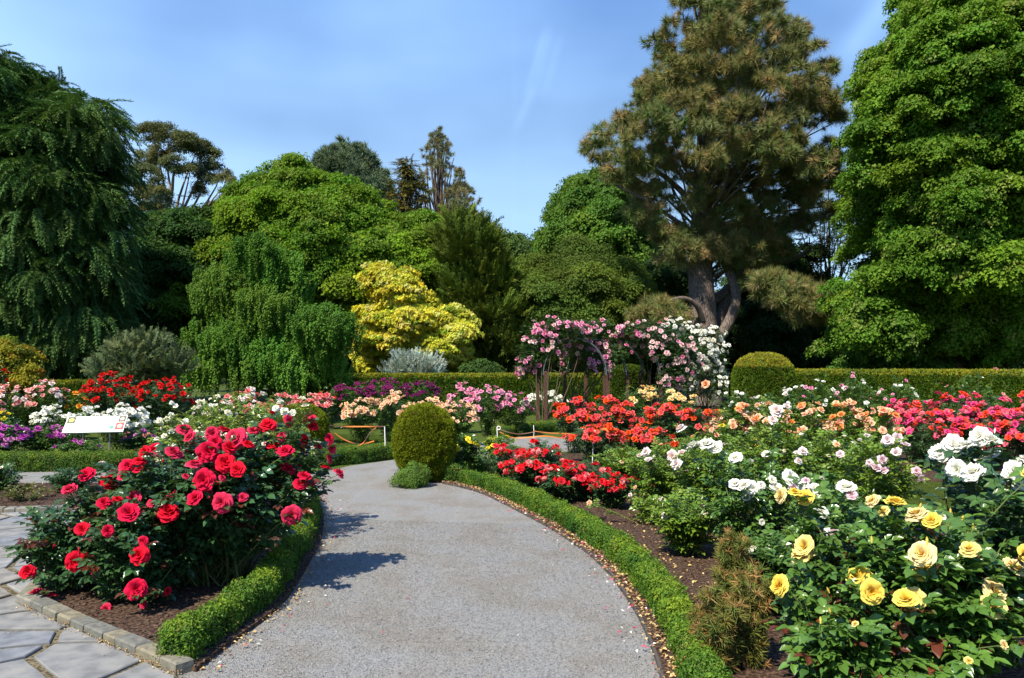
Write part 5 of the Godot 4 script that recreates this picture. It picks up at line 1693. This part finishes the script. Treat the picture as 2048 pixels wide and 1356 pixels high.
	rose("tall rose bush with huge white roses at the right edge", {"x": 1985, "d": 4.3, "top": 900, "hw": 95, "rz": 0.4, "size": 0.10, "n": 4, "low": 0.3,
		"at": [[1895, 922, 44], [1918, 908, 46], [1940, 915, 40], [1965, 895, 46], [1985, 905, 40], [1930, 955, 50], [1958, 960, 52], [2026, 958, 50], [2042, 975, 46], [2014, 970, 36]],
		"pal": "white", "leaf": DARK, "lod": 2, "canes": 36, "lpc": 12, "ll": 0.15, "leaf_parts": 110})
	rose("large yellow rose bush in the bottom right corner", {"x": 1830, "d": 3.9, "top": 1018, "hw": 235, "rz": 0.55, "size": 0.12, "low": 0.08,
		"at": [[1585, 1010, 42], [1608, 1005, 34], [1628, 1015, 42], [1755, 1025, 38], [1795, 1033, 52], [1775, 1045, 30], [1835, 1052, 54], [1860, 1062, 44], [1845, 1122, 64], [1928, 1113, 44], [2025, 1122, 48], [1752, 1185, 60], [1814, 1202, 58], [1985, 1278, 26], [2045, 975, 44], [2044, 1262, 30], [1925, 1305, 20]],
		"n": 9, "pal": "yellow", "leaf": MID, "lod": 2, "leafset": "bright_", "canes": 180, "lpc": 19, "ll": 0.135, "young": 0.10, "leaf_parts": 250, "buds": 0.16, "bare": 0.2})
	rose("lower leafy part of the yellow roses beside the yew seedlings, with frilled yellow flowers", {"x": 1690, "d": 3.75, "top": 1165, "hw": 150, "rz": 0.4, "size": 0.11, "low": 0.0,
		"at": [[1580, 1190, 54], [1710, 1258, 18]], "pal": "yellow", "leaf": MID, "lod": 2, "leafset": "bright_", "canes": 90, "lpc": 17, "ll": 0.13, "young": 0.12, "leaf_parts": 120, "buds": 0.14, "bare": 0.1})
	saplings()

func saplings() -> void:               # scrappy young yews between the box hedge and the yellow roses
	R.seed = 8101
	for e in [[1465, 4.75, 1060, 50, "thin browning yew seedling behind the box hedge, the tallest one"], [1425, 4.1, 1180, 46, "small browning yew seedling pressed against the box hedge"], [1490, 4.2, 1150, 48, "browning yew seedling beside the yellow roses"]]:
		var d: float = e[1]
		var foot := at(e[0], 735, d)
		foot.y = 0.0
		var root := thing("yew_seedling", e[4], "shrub", foot, "young yews by the right box hedge")
		var h: float = at(e[0], e[2], d).y
		var rw: float = e[3] / F * d
		var b := MB.new()
		var sc := Scat.new()
		for k in 9:
			var tip := Vector3(rf(-1, 1) * rw * 0.8, h * rf(0.55, 1.0), rf(-1, 1) * rw * 0.7)
			var a := Vector3(rf(-0.04, 0.04), 0, rf(-0.04, 0.04))
			var m := a.lerp(tip, 0.5) + Vector3(rf(-0.05, 0.05), 0.04, rf(-0.05, 0.05))
			var p := PackedVector3Array()
			var rr := PackedFloat32Array()
			for i in 7:
				p.append(bez(a, m, tip, i / 6.0))
				rr.append(lerpf(0.009, 0.003, i / 6.0))
			b.tube(p, rr, 5, vary(Color(0.20, 0.13, 0.08), 0.2))
			for i in 60:
				var t := rf(0.12, 1.0)
				var q := bez(a, m, tip, t)
				var az := rf(0, TAU)
				var dir := Vector3(cos(az), rf(0.1, 0.9), sin(az)).normalized()
				var col := pick([Color(0.13, 0.15, 0.035), Color(0.18, 0.165, 0.04), Color(0.15, 0.165, 0.04), Color(0.32, 0.19, 0.07), Color(0.12, 0.15, 0.035)])
				sc.add(ub(dir, rf(0.035, 0.065)), q + dir * rf(0.0, 0.07), vary(col, 0.2))
		part(root, "stems", b.done(), M.wood)
		scatter(root, "needles", G.short_tuft, M.needle, sc)


func furniture() -> void:
	R.seed = 9001
	# the tilted information panel on two thin legs
	var c := at(191, 849, 13.2)
	var root := thing("garden_sign", "white tilted information panel on two thin legs before the white roses", "sign", Vector3(c.x, 0, c.z))
	var tilt := Basis(Vector3.UP, 0.10) * Basis(Vector3.RIGHT, deg_to_rad(-42.0)) * Basis(Vector3(0, 0, 1), deg_to_rad(1.0))
	var tr := Transform3D(tilt, Vector3(0, c.y, 0))
	var b := MB.new()
	b.box(Vector3(-0.48, -0.17, -0.012), Vector3(0.48, 0.17, 0.012), 0.004)
	var panel := part(root, "panel", b.done(), M.white_panel, tr)
	for q in [[-0.40, 0.09, 0.062, 0.068, "print_dark", "print_yellow"], [0.41, 0.10, 0.055, 0.06, "print_dark", "print_pink"], [0.40, -0.05, 0.065, 0.075, "print_red", "print_pink"], [0.275, -0.075, 0.032, 0.034, "print_green", ""]]:
		b = MB.new()
		b.box(Vector3(q[0] - q[2], q[1] - q[3], 0.012), Vector3(q[0] + q[2], q[1] + q[3], 0.0145))
		var pic := part(panel, "printed_picture", b.done(), M[q[4]])
		if q[5]:
			b = MB.new()
			var pts := PackedVector3Array()
			for k in 18:
				var a := TAU * k / 18
				var r: float = q[2] * (0.68 + 0.1 * sin(a * 5.0))
				pts.append(Vector3(q[0] + cos(a) * r, q[1] + sin(a) * r, 0.0158))
			for k in 18:
				b.tri(Vector3(q[0], q[1], 0.0158), pts[(k + 1) % 18], pts[k])
			part(panel, "printed_rose", b.done(), M[q[5]])
	for x in [-0.22, 0.23]:
		b = MB.new()
		b.tube(PackedVector3Array([Vector3(x, 0, -0.02), Vector3(x, c.y - 0.03, -0.02)]), PackedFloat32Array([0.014, 0.014]), 8)
		part(root, "leg", b.done(), M.steel)
	# white fence pegs and the orange tape strung between them
	for e in [[770, 13.7, 853, 0, "white peg standing left of the front yew ball"], [994, 15.8, 856, 1, "white peg with ring top by the yellow roses"], [1067, 17.6, 850, 0, "white peg by the first arch posts"], [1184, 12.9, 866, 2, "white peg with hooked top in the orange-red roses"]]:
		var d: float = e[1]
		var foot := at(e[0], 735, d)
		foot.y = 0.0
		var h: float = at(e[0], e[2], d).y
		root = thing("fence_peg", e[4], "peg", foot, "white pegs that hold the orange tape")
		b = MB.new()
		b.tube(PackedVector3Array([Vector3.ZERO, Vector3(0.01, h * 0.5, 0), Vector3(0, h, 0)]), PackedFloat32Array([0.009, 0.009, 0.009]), 6)
		part(root, "shaft", b.done(), M.white_plastic)
		if e[3] > 0:
			var p := PackedVector3Array()
			var rr := PackedFloat32Array()
			var full := TAU if e[3] == 1 else PI * 1.1
			for i in 13:
				var a := full * i / 12
				p.append(Vector3(0.035 - cos(a) * 0.035, h + sin(a) * 0.035, 0))
				rr.append(0.009)
			b = MB.new()
			b.tube(p, rr, 6)
			part(root, "hook", b.done(), M.white_plastic)
	for e in [[[[655, 850, 13.4], [690, 853, 13.5], [730, 853, 13.6], [770, 853, 13.7]], 0.022, "orange tape from the half hidden yew ball to the white peg"],
			[[[655, 850, 13.4], [672, 868, 13.4], [695, 882, 13.5], [722, 888, 13.6], [748, 882, 13.7]], 0.02, "orange tape sagging below the taut one"],
			[[[690, 904, 13.2], [712, 893, 13.4], [727, 885, 13.5], [740, 865, 13.6], [752, 855, 13.7]], 0.02, "loose end of orange tape lying on the grass"],
			[[[996, 857, 15.8], [1015, 864, 16.2], [1040, 868, 16.8], [1067, 864, 17.6]], 0.022, "orange tape from the ring peg to the arch"],
			[[[1067, 862, 17.6], [1090, 865, 16.5], [1120, 867, 14.5], [1184, 868, 12.9]], 0.022, "orange tape running into the orange-red roses"],
			[[[1184, 870, 12.9], [1205, 858, 12.8], [1215, 862, 12.7], [1219, 885, 12.6]], 0.025, "orange tape end hanging from the hooked peg"],
			[[[1000, 864, 15.8], [1030, 876, 15.6], [1090, 872, 15.2], [1140, 880, 14.0]], 0.02, "slack lower orange tape near the far turn of the path"]]:
		var q := PackedVector3Array()
		for k in e[0]:
			q.append(at(k[0], k[1], k[2]))
		q = smooth(q)
		b = MB.new()
		var gp := PackedVector3Array()
		var gc := PackedColorArray()
		for i in q.size():
			var tw := sin(i * 0.7) * 0.6
			var side: Vector3 = Vector3(0, cos(tw), sin(tw)) * e[1] * 0.5
			gp.append(q[i] - side)
			gp.append(q[i] + side)
			gc.append(Color.WHITE)
			gc.append(Color.WHITE)
		b.grid(gp, gc, 2, q.size())
		tag(part(self, "barrier_tape", b.done(), M.orange_tape), e[2], "tape", "orange barrier tape")


func litter() -> void:
	R.seed = 9501
	var dry := [Color(0.42, 0.28, 0.12), Color(0.50, 0.36, 0.16), Color(0.30, 0.18, 0.09), Color(0.55, 0.42, 0.20), Color(0.24, 0.14, 0.08)]
	strew("leaf_litter", "dry leaves lying along the edging strip right of the path", offset(right_edge, -0.05), 0.085, 1500, "litter", 0.028, dry, 0.034, "litter", "leaves")
	strew("fallen_petals", "pink and white petals fallen along the right edge of the path", offset(right_edge, 0.02), 0.20, 260, "litter", 0.026, [Color(0.60, 0.10, 0.20), Color(0.75, 0.70, 0.66), Color(0.70, 0.40, 0.50), Color(0.55, 0.03, 0.06)], 0.036, "petal", "petals")
	strew("leaf_litter", "dry leaves under the low hedge of the red rose bed", offset(left_edge, 0.02), 0.10, 700, "litter", 0.026, dry, 0.012, "litter", "leaves")
	strew("fallen_petals", "white and pink petals in the shade beside the red rose bed", offset(left_edge, 0.12), 0.22, 110, "litter", 0.026, [Color(0.75, 0.72, 0.70), Color(0.60, 0.08, 0.16)], 0.008, "petal", "petals")
	strew_in("fallen_petals", "few scattered petals and bits on the open gravel", gpoly([400, 1345, 1290, 1345, 1200, 1130, 1000, 1000, 700, 990, 640, 1100]), 90, "litter", 0.020, [Color(0.66, 0.62, 0.56), Color(0.24, 0.19, 0.13), Color(0.62, 0.06, 0.14), Color(0.50, 0.40, 0.22), Color(0.24, 0.19, 0.13), Color(0.42, 0.34, 0.22)], 0.008, "petal", "petals")
	strew_in("leaf_litter", "yellow fallen leaves on the soil under the right-hand roses", gpoly([1200, 1060, 1290, 1180, 1420, 1260, 1560, 1150, 1480, 1030, 1290, 1020]), 1000, "litter", 0.030, [Color(0.50, 0.38, 0.12), Color(0.42, 0.28, 0.13), Color(0.30, 0.18, 0.09), Color(0.24, 0.15, 0.09), Color(0.56, 0.44, 0.20)], 0.034, "litter", "leaves")
	strew_in("loose_grit", "loose grey grit lying on the near part of the gravel path", gpoly([330, 1500, 1390, 1500, 1290, 1230, 1210, 1130, 1090, 1050, 700, 1040, 640, 1120, 560, 1220, 420, 1330]), 52000, "chip", 0.009, [Color(0.21, 0.215, 0.22), Color(0.26, 0.262, 0.265), Color(0.30, 0.30, 0.30), Color(0.18, 0.183, 0.187), Color(0.28, 0.265, 0.245)], 0.004, "litter", "grit", 0.8)
	var bark := [Color(0.085, 0.055, 0.04), Color(0.12, 0.08, 0.055), Color(0.05, 0.035, 0.028), Color(0.16, 0.11, 0.075)]
	strew_in("bark_chips", "small bark chips mulching the red rose bed", bed_left, 9000, "chip", 0.024, bark, 0.032, "litter", "bark chips", 0.25)
	strew_in("bark_chips", "small bark chips mulching the right-hand bed", bed_right, 16000, "chip", 0.024, bark, 0.032, "litter", "bark chips", 0.25)
	strew_in("bark_chips", "small bark chips on the far left bed of bare soil", bed_far_left, 4000, "chip", 0.024, bark, 0.03, "litter", "bark chips", 0.25)
	strew_in("leaf_litter", "few stray leaves and crumbs lying on the flagstones", gpoly([-300, 1500, 240, 1400, 340, 1352, 44, 1215, 150, 1060, -300, 1060]), 240, "litter", 0.016, dry, 0.027, "litter", "leaves")
	strew("leaf_litter", "brown crumbs of leaf along the foot of the front stone kerb", PackedVector3Array([gr(40, 1216), gr(200, 1288), gr(362, 1360)]), 0.05, 420, "litter", 0.014, dry, 0.024, "litter", "leaves")
